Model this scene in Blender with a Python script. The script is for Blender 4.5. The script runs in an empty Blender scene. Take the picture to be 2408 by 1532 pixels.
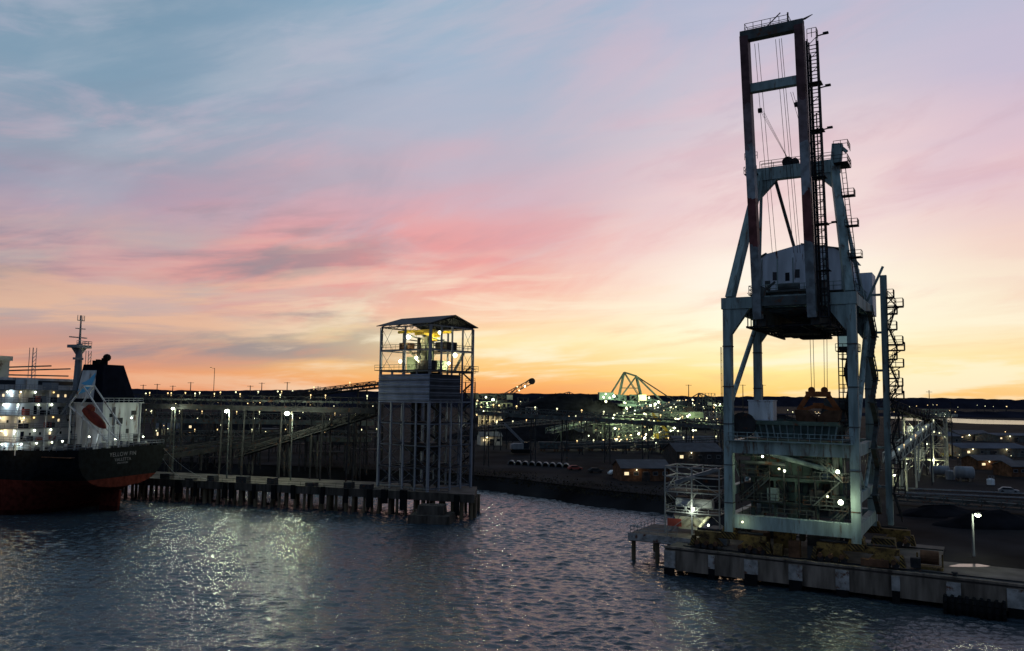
import bpy, math, random
import numpy as np
from mathutils import Vector, Matrix, noise as mnoise
from mathutils.geometry import tessellate_polygon
rnd=random.Random(7)
S=bpy.context.scene; COL=S.collection
S.view_settings.view_transform='Standard'; S.view_settings.look='None'; S.view_settings.exposure=0; S.view_settings.gamma=1
V=Vector; R_=math.radians
W,H,F=2408,1532,1890.0
CAM=V((0,0,26)); PITCH=5.05; ROLL=0.71
RM=Matrix.Rotation(R_(90+PITCH),3,'X')@Matrix.Rotation(R_(ROLL),3,'Z')
def ray(px,py): return RM@V(((px-W/2)/F,-(py-H/2)/F,-1))
def G(px,py,z=0.0):
    d=ray(px,py); return CAM+d*((z-CAM.z)/d.z)
def A(px,py,Y):
    d=ray(px,py); return CAM+d*(Y/d.y)
class Fr:
    def __init__(s,o,ang): s.o=V(o); s.a=ang; s.m=Matrix.Rotation(ang,3,'Z'); s.mi=s.m.transposed()
    def v(s,px,py,v):
        d=s.mi@ray(px,py); o=s.mi@(CAM-s.o); return o+d*((v-o.y)/d.y)
    def w(s,p): return s.m@V(p)+s.o
# ---------------------------------------------------------------- materials
def lin(c): return tuple(((x/255)/12.92 if x/255<=.04045 else ((x/255+.055)/1.055)**2.4) for x in c)
def newmat(name,spec=.22):
    m=bpy.data.materials.new(name); m.use_nodes=True; nt=m.node_tree; b=nt.nodes['Principled BSDF']
    b.inputs['Specular IOR Level'].default_value=spec
    return m,nt,b
def mat(name,c,rough=.6,metal=0,var=.35,scale=.6,rust=0,bump=0,ribs=None,streak=False,spec=.2,rc=(.09,.035,.018)):
    m,nt,b=newmat(name,spec); N=nt.nodes; L=nt.links
    tc=N.new('ShaderNodeTexCoord')
    mp=N.new('ShaderNodeMapping'); L.new(tc.outputs['Object'],mp.inputs[0])
    if streak: mp.inputs['Scale'].default_value=(1.6,1.6,.25)
    n=N.new('ShaderNodeTexNoise'); n.inputs['Scale'].default_value=scale; n.inputs['Detail'].default_value=6; L.new(mp.outputs[0],n.inputs[0])
    r=N.new('ShaderNodeValToRGB'); L.new(n.outputs[0],r.inputs[0])
    r.color_ramp.elements[0].position=.3; r.color_ramp.elements[1].position=.7
    r.color_ramp.elements[0].color=tuple(x*(1-var) for x in c)+(1,); r.color_ramp.elements[1].color=tuple(min(1,x*(1+var)) for x in c)+(1,)
    out=r.outputs[0]
    if rust:
        n2=N.new('ShaderNodeTexNoise'); n2.inputs['Scale'].default_value=scale*1.3; n2.inputs['Detail'].default_value=8; n2.inputs['Roughness'].default_value=.7
        L.new(mp.outputs[0],n2.inputs[0])
        r2=N.new('ShaderNodeValToRGB'); r2.color_ramp.elements[0].position=.62-rust*.3; r2.color_ramp.elements[1].position=.70-rust*.2
        L.new(n2.outputs[0],r2.inputs[0])
        mx=N.new('ShaderNodeMixRGB'); L.new(r2.outputs[0],mx.inputs[0]); L.new(out,mx.inputs[1]); mx.inputs[2].default_value=rc+(1,); out=mx.outputs[0]
    L.new(out,b.inputs['Base Color'])
    b.inputs['Roughness'].default_value=rough; b.inputs['Metallic'].default_value=metal
    if ribs:
        w=N.new('ShaderNodeTexWave'); w.bands_direction=ribs[0]; w.inputs['Scale'].default_value=ribs[1]; L.new(tc.outputs['Object'],w.inputs[0])
        bp=N.new('ShaderNodeBump'); bp.inputs['Distance'].default_value=.2; L.new(w.outputs['Fac'],bp.inputs['Height']); L.new(bp.outputs[0],b.inputs['Normal'])
    elif bump:
        bp=N.new('ShaderNodeBump'); bp.inputs['Distance'].default_value=bump; L.new(n.outputs[0],bp.inputs['Height']); L.new(bp.outputs[0],b.inputs['Normal'])
    return m
def emis(name,c,s):
    m,nt,b=newmat(name); b.inputs['Base Color'].default_value=(.8,.8,.8,1)
    b.inputs['Emission Color'].default_value=c+(1,); b.inputs['Emission Strength'].default_value=s
    return m
def zbands(name,stops,c_rough=.6,noise_amt=1.2,spec=.2,dirt=.8):
    m,nt,b=newmat(name,spec); N=nt.nodes; L=nt.links
    tc=N.new('ShaderNodeTexCoord'); sp=N.new('ShaderNodeSeparateXYZ'); L.new(tc.outputs['Object'],sp.inputs[0])
    n=N.new('ShaderNodeTexNoise'); n.inputs['Scale'].default_value=.9; n.inputs['Detail'].default_value=7; L.new(tc.outputs['Object'],n.inputs[0])
    z0,z1=stops[0][0],stops[-1][0]+1
    a=N.new('ShaderNodeMath'); a.operation='MULTIPLY_ADD'; L.new(n.outputs[0],a.inputs[0]); a.inputs[1].default_value=noise_amt; L.new(sp.outputs[2],a.inputs[2])
    mr=N.new('ShaderNodeMapRange'); mr.inputs[1].default_value=z0; mr.inputs[2].default_value=z1; L.new(a.outputs[0],mr.inputs[0])
    r=N.new('ShaderNodeValToRGB'); r.color_ramp.interpolation='CONSTANT'; L.new(mr.outputs[0],r.inputs[0])
    el=r.color_ramp.elements
    while len(el)<len(stops): el.new(.5)
    for e,(z,c) in zip(el,stops): e.position=(z-z0)/(z1-z0); e.color=c+(1,)
    mul=N.new('ShaderNodeMixRGB'); mul.blend_type='MULTIPLY'; mul.inputs[0].default_value=dirt; L.new(r.outputs[0],mul.inputs[1])
    r2=N.new('ShaderNodeValToRGB'); L.new(n.outputs[0],r2.inputs[0]); r2.color_ramp.elements[0].position=.35; r2.color_ramp.elements[0].color=(.35,.3,.28,1); r2.color_ramp.elements[1].position=.6
    L.new(r2.outputs[0],mul.inputs[2]); L.new(mul.outputs[0],b.inputs['Base Color']); b.inputs['Roughness'].default_value=c_rough
    return m
def hazard(name):
    m,nt,b=newmat(name,.1); N=nt.nodes; L=nt.links
    tc=N.new('ShaderNodeTexCoord'); sp=N.new('ShaderNodeSeparateXYZ'); L.new(tc.outputs['Object'],sp.inputs[0])
    a=N.new('ShaderNodeMath'); a.operation='ADD'; L.new(sp.outputs[0],a.inputs[0]); L.new(sp.outputs[2],a.inputs[1])
    a2=N.new('ShaderNodeMath'); a2.operation='ADD'; L.new(a.outputs[0],a2.inputs[0]); L.new(sp.outputs[1],a2.inputs[1])
    f=N.new('ShaderNodeMath'); f.operation='PINGPONG'; L.new(a2.outputs[0],f.inputs[0]); f.inputs[1].default_value=.26
    g=N.new('ShaderNodeMath'); g.operation='GREATER_THAN'; L.new(f.outputs[0],g.inputs[0]); g.inputs[1].default_value=.13
    nn=N.new('ShaderNodeTexNoise'); nn.inputs['Scale'].default_value=1.2; nn.inputs['Detail'].default_value=6; L.new(tc.outputs['Object'],nn.inputs[0])
    rr=N.new('ShaderNodeValToRGB'); L.new(nn.outputs[0],rr.inputs[0]); rr.color_ramp.elements[0].position=.38; rr.color_ramp.elements[0].color=(.045,.03,.016,1); rr.color_ramp.elements[1].position=.66; rr.color_ramp.elements[1].color=(.19,.125,.035,1)
    mx=N.new('ShaderNodeMixRGB'); L.new(g.outputs[0],mx.inputs[0]); mx.inputs[1].default_value=(.016,.014,.011,1); L.new(rr.outputs[0],mx.inputs[2])
    L.new(mx.outputs[0],b.inputs['Base Color']); b.inputs['Roughness'].default_value=.8
    return m
M={
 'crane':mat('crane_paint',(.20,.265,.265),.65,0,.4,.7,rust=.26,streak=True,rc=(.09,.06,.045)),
 'crane_dark':mat('crane_dark_paint',(.058,.068,.069),.8,0,.45,.7,rust=.3),  # darker version of the crane paint, also used on yard steel
 'hopper':mat('hopper_steel',(.055,.085,.078),.8,0,.45,.7,rust=.2),
 'house':mat('house_paint',(.44,.48,.54),.6,0,.25,.5,rust=.12,streak=True),
 'boom':zbands('boom_paint',[(28,(.19,.22,.24)),(46,(.16,.055,.055)),(53,(.28,.31,.34)),(60,(.19,.14,.15)),(66,(.11,.055,.06)),(90,(.07,.05,.055))],dirt=.7,noise_amt=4),
 'dark':mat('dark_steel',(.026,.027,.03),.8,0,.4,.8,rust=.15,spec=.1),
 'gal':mat('galvanised_steel',(.16,.17,.185),.6,.1,.25,.5,streak=True),
 'towersteel':mat('tower_steel',(.15,.165,.2),.6,0,.3,.5,streak=True),
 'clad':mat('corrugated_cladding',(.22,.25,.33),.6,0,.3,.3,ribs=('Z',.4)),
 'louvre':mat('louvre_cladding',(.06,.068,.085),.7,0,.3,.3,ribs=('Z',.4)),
 'roof':mat('roof_sheet',(.05,.053,.062),.7,0,.3,.4,ribs=('Y',.5)),
 'conc':mat('stained_concrete',(.13,.105,.085),.9,0,.65,.6,bump=.05,streak=True,spec=.08),
 'pierconc':mat('dark_concrete',(.055,.047,.04),.9,0,.6,.6,bump=.05,streak=True,spec=.06),  # darker concrete tone for the pier edge and the dolphin
 'panel':mat('fender_facing',(.24,.23,.22),.8,0,.45,.9,rust=.3,spec=.1),
 'deck':mat('wharf_deck',(.065,.058,.054),.85,0,.55,.3,bump=.03,spec=.12),
 'pile':mat('pile_concrete',(.10,.078,.05),.9,0,.7,.6,streak=True,spec=.06),
 'land':mat('coal_ground',(.014,.0135,.015),1,0,.7,.06,bump=.3,spec=.02),
 'coal':mat('coal_heap',(.007,.007,.009),1,0,.5,.2,bump=.3,spec=.03),
 'hill':mat('far_woods',(.014,.014,.022),1,0,.4,.02,spec=0),
 'scrub':mat('scrub_leaves',(.024,.021,.014),1,0,.6,.5,spec=.03),
 'white':mat('white_paint',(.5,.53,.55),.6,0,.2,.4,rust=.12,streak=True),
 'offwhite':mat('weathered_white_paint',(.34,.36,.37),.7,0,.3,.4,rust=.22,streak=True),
 'cream':mat('cream_paint',(.42,.41,.32),.7,0,.25,.4,rust=.15),
 'navy':mat('funnel_paint',(.004,.005,.010),.9,0,.3,.5,spec=0),
 'blue':mat('emblem_blue',(.08,.3,.5),.6,0,.1,.5),
 'hull':zbands('hull_paint',[(-10,(.04,.009,.007)),(1.2,(.085,.017,.012)),(7.6,(.007,.009,.011)),(30,(.007,.009,.011))],.8,.3,spec=.04),
 'black':mat('black_rubber',(.009,.009,.010),.9,0,.3,1,spec=.05),
 'orange':mat('lifeboat_shell',(.10,.017,.012),.7,0,.3,.8,spec=.1),
 'yellow':mat('yellow_paint',(.5,.34,.03),.6,0,.25,.8,rust=.1),
 'dullyellow':mat('dull_yellow_paint',(.13,.087,.032),.85,0,.5,.9,rust=.45,spec=.08,rc=(.035,.022,.014)),
 'rusty':mat('rusty_steel',(.08,.042,.026),.9,0,.5,.9,bump=.03,spec=.08),
 'grabrust':mat('orange_rust',(.20,.07,.028),.9,0,.45,.9,bump=.03,spec=.08),
 'green':mat('green_grey_steel',(.17,.21,.15),.7,0,.3,.5,rust=.1),
 'haz':hazard('hazard_stripes'),
 'glass':mat('dark_glass',(.015,.02,.025),.1,0,.1,1),
 'lit':emis('lit_window',(1,.75,.38),1.1),
 'lamp':emis('lamp_white',(.94,1,.74),8),
 'small':emis('lamp_small',(1,.97,.55),2.0),
 'warm':emis('lamp_warm',(1,.66,.25),1.9),
 'text':mat('white_lettering',(.15,.15,.165),.7,0,.5,1.5),
 'redp':mat('red_paint',(.2,.04,.03),.6,0,.2,1),
 'paleroof':mat('pale_roof',(.06,.068,.085),.85,0,.3,.1,spec=.04),
}
# ---------------------------------------------------------------- mesh builder
class MB:
    def __init__(s,off=(0,0,0)): s.V=[];s.F=[];s.off=V(off)
    def add(s,vs,fs):
        b=len(s.V); s.V+= [V(v)-s.off for v in vs]; s.F+=[tuple(b+i for i in f) for f in fs]; return s
    def hexa(s,p): return s.add(p,[(0,3,2,1),(4,5,6,7),(0,1,5,4),(1,2,6,5),(2,3,7,6),(3,0,4,7)])
    def box(s,x0,x1,y0,y1,z0,z1):
        return s.hexa([(x0,y0,z0),(x1,y0,z0),(x1,y1,z0),(x0,y1,z0),(x0,y0,z1),(x1,y0,z1),(x1,y1,z1),(x0,y1,z1)])
    def taper(s,a,za,b,zb):
        return s.hexa([(a[0],a[2],za),(a[1],a[2],za),(a[1],a[3],za),(a[0],a[3],za),(b[0],b[2],zb),(b[1],b[2],zb),(b[1],b[3],zb),(b[0],b[3],zb)])
    def beam(s,p,q,w,h=None):
        p=V(p);q=V(q);h=h or w; d=(q-p).normalized(); up=V((0,0,1)) if abs(d.z)<.97 else V((0,1,0))
        sd=d.cross(up).normalized(); u=sd.cross(d).normalized(); a=sd*w/2; b=u*h/2
        return s.hexa([p-a-b,p+a-b,p+a+b,p-a+b,q-a-b,q+a-b,q+a+b,q-a+b])
    def tube(s,p,q,r,n=6,r2=None,cap=True):
        p=V(p);q=V(q);r2=r if r2 is None else r2; d=(q-p).normalized(); up=V((0,0,1)) if abs(d.z)<.97 else V((0,1,0))
        a=d.cross(up).normalized(); b=a.cross(d)
        vs=[p+(a*math.cos(t)+b*math.sin(t))*r for t in [i*2*math.pi/n for i in range(n)]]+[q+(a*math.cos(t)+b*math.sin(t))*r2 for t in [i*2*math.pi/n for i in range(n)]]
        fs=[(i,(i+1)%n,n+(i+1)%n,n+i) for i in range(n)]
        if cap: fs+=[tuple(range(n-1,-1,-1)),tuple(range(n,2*n))]
        return s.add(vs,fs)
    def ball(s,c,r,n=8,m=5,sc=(1,1,1)):
        c=V(c); vs=[c+V((0,0,r*sc[2]))]; fs=[]
        for j in range(1,m):
            t=math.pi*j/m
            for i in range(n): p=2*math.pi*i/n; vs.append(c+V((r*sc[0]*math.sin(t)*math.cos(p),r*sc[1]*math.sin(t)*math.sin(p),r*sc[2]*math.cos(t))))
        vs.append(c-V((0,0,r*sc[2])))
        for i in range(n): fs.append((0,1+i,1+(i+1)%n)); fs.append((len(vs)-1,1+(m-2)*n+(i+1)%n,1+(m-2)*n+i))
        for j in range(m-2):
            for i in range(n): fs.append((1+j*n+i,1+(j+1)*n+i,1+(j+1)*n+(i+1)%n,1+j*n+(i+1)%n))
        return s.add(vs,fs)
    def ext(s,poly,vec):
        n=len(poly); vec=V(vec); vs=[V(p) for p in poly]+[V(p)+vec for p in poly]
        return s.add(vs,[tuple(range(n)),tuple(range(2*n-1,n-1,-1))]+[(i,n+i,n+(i+1)%n,(i+1)%n) for i in range(n)])
    def rail(s,pts,h=1.1,step=1.8,r=.045,lines=(.5,1)):
        for p,q in zip(pts[:-1],pts[1:]):
            p=V(p);q=V(q); n=max(1,int((q-p).length/step))
            for k in lines: s.tube(p+V((0,0,h*k)),q+V((0,0,h*k)),r,4)
            for i in range(n+1):
                a=p.lerp(q,i/n); s.tube(a,a+V((0,0,h)),r,4)
        return s
    def truss(s,p,q,h,n,w=.18,up=V((0,0,1))):
        p=V(p);q=V(q); u=V(up)*h
        s.beam(p,q,w); s.beam(p+u,q+u,w)
        for i in range(n):
            a=p.lerp(q,i/n); b=p.lerp(q,(i+1)/n)
            s.beam(a,a+u,w*.7)
            if i%2==0: s.beam(a,b+u,w*.7)
            else: s.beam(a+u,b,w*.7)
        s.beam(q,q+u,w*.7); return s
    def build(s,name,m,parent=None,smooth=False,label=None):
        me=bpy.data.meshes.new(name); me.from_pydata([tuple(v) for v in s.V],[],s.F); me.update()
        if smooth:
            for p in me.polygons: p.use_smooth=True
        me.materials.append(M[m] if isinstance(m,str) else m)
        o=bpy.data.objects.new(name,me); COL.objects.link(o)
        if parent: o.parent=parent
        elif s.off.length: o.location=s.off
        if label: o['label']=label
        return o
def tag(o,label,cat,group=None,kind=None):
    if label: o['label']=label
    if cat: o['category']=cat
    if group: o['group']=group
    if kind: o['kind']=kind
    return o
def thing(name,label,cat,loc=(0,0,0),rz=0,group=None):
    o=bpy.data.objects.new(name,None); COL.objects.link(o); o.location=loc; o.rotation_euler=(0,0,rz)
    return tag(o,label,cat,group)
def dup(root,loc,rz=None):
    def cp(o,par):
        c=o.copy(); COL.objects.link(c)
        if par: c.parent=par
        for ch in list(o.children): cp(ch,c)
        return c
    r=cp(root,None); r.location=loc
    if rz is not None: r.rotation_euler=(0,0,rz)
    return r
def light(loc,e,c=(.92,1,.8),r=.3,parent=None,name='lamp_or_fill_light'):
    l=bpy.data.lights.new(name,'POINT'); l.energy=e; l.color=c; l.shadow_soft_size=r
    o=bpy.data.objects.new(name,l); COL.objects.link(o); o.location=loc
    if parent: o.parent=parent
    return o
WARM=(1,.75,.4)
# ---------------------------------------------------------------- camera
cd=bpy.data.cameras.new('camera'); co=bpy.data.objects.new('camera',cd); COL.objects.link(co)
co.location=CAM; co.rotation_euler=RM.to_euler(); cd.sensor_width=36; cd.lens=36*F/W; cd.clip_end=9000; cd.clip_start=.5
S.camera=co
# ---------------------------------------------------------------- world sky
wd=bpy.data.worlds.new('World'); S.world=wd; wd.use_nodes=True; nt=wd.node_tree; N=nt.nodes; L=nt.links
bg=N['Background']
def setin(sock,v):
    if isinstance(v,bpy.types.NodeSocket): L.new(v,sock)
    else: sock.default_value=v
def mth(op,a,b=0.0,c=0.0,clamp=False):
    n=N.new('ShaderNodeMath'); n.operation=op; n.use_clamp=clamp
    setin(n.inputs[0],a); setin(n.inputs[1],b); setin(n.inputs[2],c); return n.outputs[0]
def rng(v,a,b,c=0.,d=1.,sm=True):
    n=N.new('ShaderNodeMapRange'); n.interpolation_type='SMOOTHSTEP' if sm else 'LINEAR'
    setin(n.inputs[0],v); n.inputs[1].default_value=a; n.inputs[2].default_value=b; n.inputs[3].default_value=c; n.inputs[4].default_value=d; return n.outputs[0]
def ramp(v,stops):
    n=N.new('ShaderNodeValToRGB'); L.new(v,n.inputs[0]); el=n.color_ramp.elements
    while len(el)<len(stops): el.new(.5)
    for e,(p,c) in zip(el,stops): e.position=p; e.color=lin(c)+(1,)
    return n.outputs[0]
def mix(f,a,b,bt='MIX'):
    n=N.new('ShaderNodeMixRGB'); n.blend_type=bt; setin(n.inputs[0],f); setin(n.inputs[1],a); setin(n.inputs[2],b); return n.outputs[0]
def comb(x,y,z=0.):
    n=N.new('ShaderNodeCombineXYZ'); setin(n.inputs[0],x); setin(n.inputs[1],y); setin(n.inputs[2],z); return n.outputs[0]
def nz(vec,sc,det=5,rough=.55,dist=0.):
    n=N.new('ShaderNodeTexNoise'); L.new(vec,n.inputs[0]); n.inputs['Scale'].default_value=sc; n.inputs['Detail'].default_value=det; n.inputs['Roughness'].default_value=rough; n.inputs['Distortion'].default_value=dist; return n.outputs[0]
tc=N.new('ShaderNodeTexCoord'); sp=N.new('ShaderNodeSeparateXYZ'); L.new(tc.outputs['Generated'],sp.inputs[0])
x,y,z=sp.outputs
hl=mth('SQRT',mth('ADD',mth('MULTIPLY',x,x),mth('MULTIPLY',y,y)))
e=mth('DIVIDE',z,mth('MAXIMUM',hl,.05)); az=mth('ARCTAN2',x,y)
def streakvec(th,sx,sy,o=0.):
    a=mth('ADD',mth('MULTIPLY',az,math.cos(th)*sx),mth('MULTIPLY',e,math.sin(th)*sx))
    b=mth('SUBTRACT',mth('MULTIPLY',e,math.cos(th)*sy),mth('MULTIPLY',az,math.sin(th)*sy))
    return comb(a,b,o)
n1=nz(streakvec(R_(14),2.2,7),1,5,.5,.3)
n2=nz(streakvec(R_(3),3.2,26),1,6,.58,.4)
n3=nz(streakvec(R_(15),3.4,12),1.2,7,.6,.5)
n4=nz(streakvec(R_(21),2.0,6.5,7.3),1.2,6,.57,.5)
n5=nz(streakvec(R_(7),2.6,14,3.1),1.1,6,.56,.3)
ew=mth('ADD',e,mth('ADD',mth('MULTIPLY',mth('SUBTRACT',n1,.5),rng(e,.02,.2,.015,.15)),mth('MULTIPLY',mth('SUBTRACT',n2,.5),rng(e,0,.12,.012,.07))))
t=mth('DIVIDE',ew,.6,clamp=True)
left=ramp(t,[(0,(228,126,78)),(.035,(232,154,114)),(.075,(208,154,136)),(.12,(168,149,150)),(.2,(159,152,160)),(.29,(172,150,163)),(.36,(171,153,173)),(.46,(148,160,179)),(.62,(128,156,178)),(.85,(109,144,169))])
cen=ramp(t,[(0,(243,154,90)),(.05,(253,200,124)),(.11,(255,232,174)),(.165,(254,222,184)),(.23,(245,194,176)),(.31,(231,178,178)),(.41,(209,178,190)),(.55,(181,183,201)),(.72,(164,181,203)),(.85,(151,178,201))])
rgt=ramp(t,[(0,(253,200,108)),(.05,(255,232,154)),(.12,(255,251,220)),(.22,(255,249,233)),(.31,(250,233,223)),(.42,(237,213,214)),(.56,(213,200,211)),(.72,(193,191,210)),(.85,(177,184,209))])
far=ramp(t,[(0,(250,194,122)),(.06,(254,226,158)),(.15,(252,237,206)),(.28,(242,212,200)),(.42,(225,195,205)),(.6,(199,189,210)),(.85,(181,187,210))])
c0=mix(rng(az,-.5,-.06),left,cen); c0=mix(rng(az,-.02,.3),c0,rgt); c0=mix(rng(az,.36,.58),c0,far)
dx=mth('DIVIDE',mth('ADD',az,.20),.29); dyv=mth('DIVIDE',mth('SUBTRACT',mth('SUBTRACT',e,.155),mth('MULTIPLY',mth('ADD',az,.2),.08)),.066)
blob=mth('EXPONENT',mth('MULTIPLY',mth('ADD',mth('MULTIPLY',dx,dx),mth('MULTIPLY',dyv,dyv)),-1))
pk=mth('MULTIPLY',blob,rng(n3,.36,.58),clamp=True)
c0=mix(mth('MULTIPLY',pk,.78),c0,lin((242,144,140))+(1,))
wis=mth('MULTIPLY',rng(n3,.48,.66),rng(e,.06,.16,.0,1))
c0=mix(mth('MULTIPLY',wis,.42),c0,ramp(t,[(0,(240,160,120)),(.2,(240,170,160)),(.38,(220,172,180)),(.6,(189,180,199)),(.9,(172,186,205))]))
wi4=mth('MULTIPLY',rng(n4,.48,.68),rng(e,.1,.26))
c0=mix(mth('MULTIPLY',wi4,.34),c0,mix(rng(az,-.3,.25),lin((190,194,206))+(1,),lin((231,187,198))+(1,)))
dk=mth('MULTIPLY',rng(n4,.5,.33),mth('MULTIPLY',rng(e,.1,.2),rng(az,.25,-.3)))
c0=mix(mth('MULTIPLY',dk,.3),c0,lin((120,143,165))+(1,))
gw=mth('MULTIPLY',rng(n5,.44,.58),mth('MULTIPLY',rng(az,-.02,-.3),mth('MULTIPLY',rng(e,.02,.05),rng(e,.3,.14))))
c0=mix(mth('MULTIPLY',gw,.74),c0,lin((132,134,146))+(1,))
pal=mth('MULTIPLY',rng(n5,.5,.36),mth('MULTIPLY',rng(az,.0,-.3),mth('MULTIPLY',rng(e,.05,.1),rng(e,.24,.12))))
c0=mix(mth('MULTIPLY',pal,.5),c0,lin((208,191,180))+(1,))
hi=mth('MULTIPLY',rng(n2,.47,.61),rng(e,.22,.06))
c0=mix(mth('MULTIPLY',hi,.68),c0,mix(rng(az,-.4,-.1),lin((238,188,152))+(1,),lin((255,247,218))+(1,)))
lo=mth('MULTIPLY',rng(n2,.47,.34),mth('MULTIPLY',rng(e,.17,.05),rng(e,0,.03,.3,1)))
c0=mix(mth('MULTIPLY',lo,.36),c0,mix(rng(az,.1,.4),lin((232,158,128))+(1,),lin((245,194,148))+(1,)))
back=rng(mth('DIVIDE',y,mth('MAXIMUM',hl,.05)),.82,.05)
c0=mix(back,c0,ramp(mth('DIVIDE',e,1.5,clamp=True),[(0,(108,110,130)),(.15,(104,120,146)),(.6,(104,128,154)),(1,(110,134,160))]))
c0=mix(rng(e,.55,2.0),c0,lin((118,144,170))+(1,))
c0=mix(rng(e,-.002,-.02),c0,(.012,.014,.018,1))
sky=N.new('ShaderNodeTexSky'); sky.sky_type='NISHITA'; sky.sun_disc=False; sky.sun_elevation=R_(1.0); sky.sun_rotation=R_(14)
c0=mix(1.0,c0,mix(1.0,sky.outputs[0],(.003,.003,.003,1),'MULTIPLY'),'ADD')
L.new(c0,bg.inputs[0]); bg.inputs[1].default_value=1.0
sl=bpy.data.lights.new('sun','SUN'); sl.energy=.12; sl.angle=R_(8); sl.color=(1,.66,.4); so=bpy.data.objects.new('sun',sl); COL.objects.link(so)
sd=V((math.sin(R_(14))*math.cos(R_(3)),math.cos(R_(14))*math.cos(R_(3)),math.sin(R_(3)))); so.rotation_euler=sd.to_track_quat('Z','Y').to_euler()
# ---------------------------------------------------------------- water
m,nt2,b=newmat('harbour_water',.5); b.inputs['Base Color'].default_value=(.024,.036,.047,1); b.inputs['Roughness'].default_value=.10; b.inputs['IOR'].default_value=1.38
N2=nt2.nodes; L2=nt2.links; tc2=N2.new('ShaderNodeTexCoord')
n=N2.new('ShaderNodeTexNoise'); n.inputs['Scale'].default_value=3.2; n.inputs['Detail'].default_value=2; L2.new(tc2.outputs['Object'],n.inputs[0])
bp=N2.new('ShaderNodeBump'); bp.inputs['Distance'].default_value=.10; L2.new(n.outputs[0],bp.inputs['Height']); L2.new(bp.outputs[0],b.inputs['Normal']); M['water']=m
tag(MB().add([(-3000,-200,-.45),(3000,-200,-.45),(3000,3300,-.45),(-3000,3300,-.45)],[(0,1,2,3)]).build('water','water'),'wide flat harbour water reaching the far shore',"water",None,'structure')
nx_,ny_=1060,860; X0,X1,Y0,Y1=-165.,115.,58.,245.
gx=np.linspace(X0,X1,nx_); gy=np.linspace(0,1,ny_); gy=Y0+(Y1-Y0)*(.55*gy+.45*gy**2); XX,YY=np.meshgrid(gx,gy)
rs=np.random.RandomState(4); ZZ=np.zeros_like(XX); SW=np.sin(XX*.055+YY*.03)*.5+np.sin(XX*.021-YY*.047+2)*.5
wx=XX+.5*np.sin(YY*.33+XX*.17)+.3*np.sin(XX*.47); wy=YY+.5*np.sin(XX*.29-YY*.19)+.3*np.sin(YY*.41+1)
for i in range(54):
    lam=.8*(2.5/.8)**rs.rand(); th=R_(72)+rs.randn()*.7; k=2*math.pi/lam; ph=rs.rand()*6.28
    ZZ+= (.041/k)*np.sin(k*(wx*math.cos(th)+wy*math.sin(th))+ph)*(1+.4*np.sin(SW*3+i))
me=bpy.data.meshes.new('water'); me.vertices.add(nx_*ny_); me.vertices.foreach_set('co',np.stack([XX,YY,ZZ],-1).astype(np.float32).ravel())
ii,jj=np.meshgrid(np.arange(nx_-1),np.arange(ny_-1)); q0=(jj*nx_+ii).ravel(); quads=np.stack([q0,q0+1,q0+nx_+1,q0+nx_],-1).astype(np.int32)
nf=len(quads); me.loops.add(nf*4); me.polygons.add(nf); me.loops.foreach_set('vertex_index',quads.ravel()); me.polygons.foreach_set('loop_start',np.arange(nf,dtype=np.int32)*4)
me.polygons.foreach_set('use_smooth',np.ones(nf,dtype=bool)); me.update(calc_edges=True); me.validate(); me.materials.append(M['water'])
wo=bpy.data.objects.new('water',me); COL.objects.link(wo); tag(wo,'dark rippled harbour water in the basin between ship and wharf','water',None,'structure')
# ---------------------------------------------------------------- land
LZ=3.5
ND=Fr((23.3,122.7,3.8),math.atan2(-.504,.864))
nd=lambda u,v:tuple(ND.w((u,v,0)))[:2]
coast=[(-3000,1200),(-400,345),(-120,268),(-60,252),(-15,236),(0,226),(12,212),(22,200),(36,189),(46,176),(46,160),nd(12,24),nd(26,20),nd(33,7),nd(150,7),nd(340,7),(3000,-60)]
poly=[V((a,b_,LZ)) for a,b_ in coast]+[V((3000,3200,LZ)),V((-3000,3200,LZ))]
tri=tessellate_polygon([poly]); mb=MB(); mb.add(poly,[tuple(t_) for t_ in tri]); tag(mb.build('ground','land'),'dark coal dusted ground of the port',"ground",None,'structure')
pts=[]
for p,q in zip(coast[:-1],coast[1:]):
    p=V(p);q=V(q); n=max(1,min(40,int((q-p).length/5)))
    for i in range(n): pts.append(p.lerp(q,i/n))
pts.append(V(coast[-1])); mb=MB(); vs=[];fs=[]
for i,p in enumerate(pts):
    a=pts[max(0,i-1)];b_=pts[min(len(pts)-1,i+1)]; d=(b_-a).normalized(); nrm=V((d.y,-d.x))
    w=5+3*mnoise.noise(V((p.x*.07,p.y*.07,0)))
    vs+=[(p.x-nrm.x*.5,p.y-nrm.y*.5,LZ+.02),(p.x+nrm.x*w*.5,p.y+nrm.y*w*.5,1.4+.8*mnoise.noise(V((p.x*.3,p.y*.3,2)))),(p.x+nrm.x*w,p.y+nrm.y*w,-1.0)]
for i in range(len(pts)-1):
    for k in range(2): fs.append((i*3+k,i*3+k+1,i*3+k+4,i*3+k+3))
tag(mb.add(vs,fs).build('bank','land',smooth=True),'sloping earth bank at the water edge','bank',None,'structure')
mb=MB()
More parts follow.
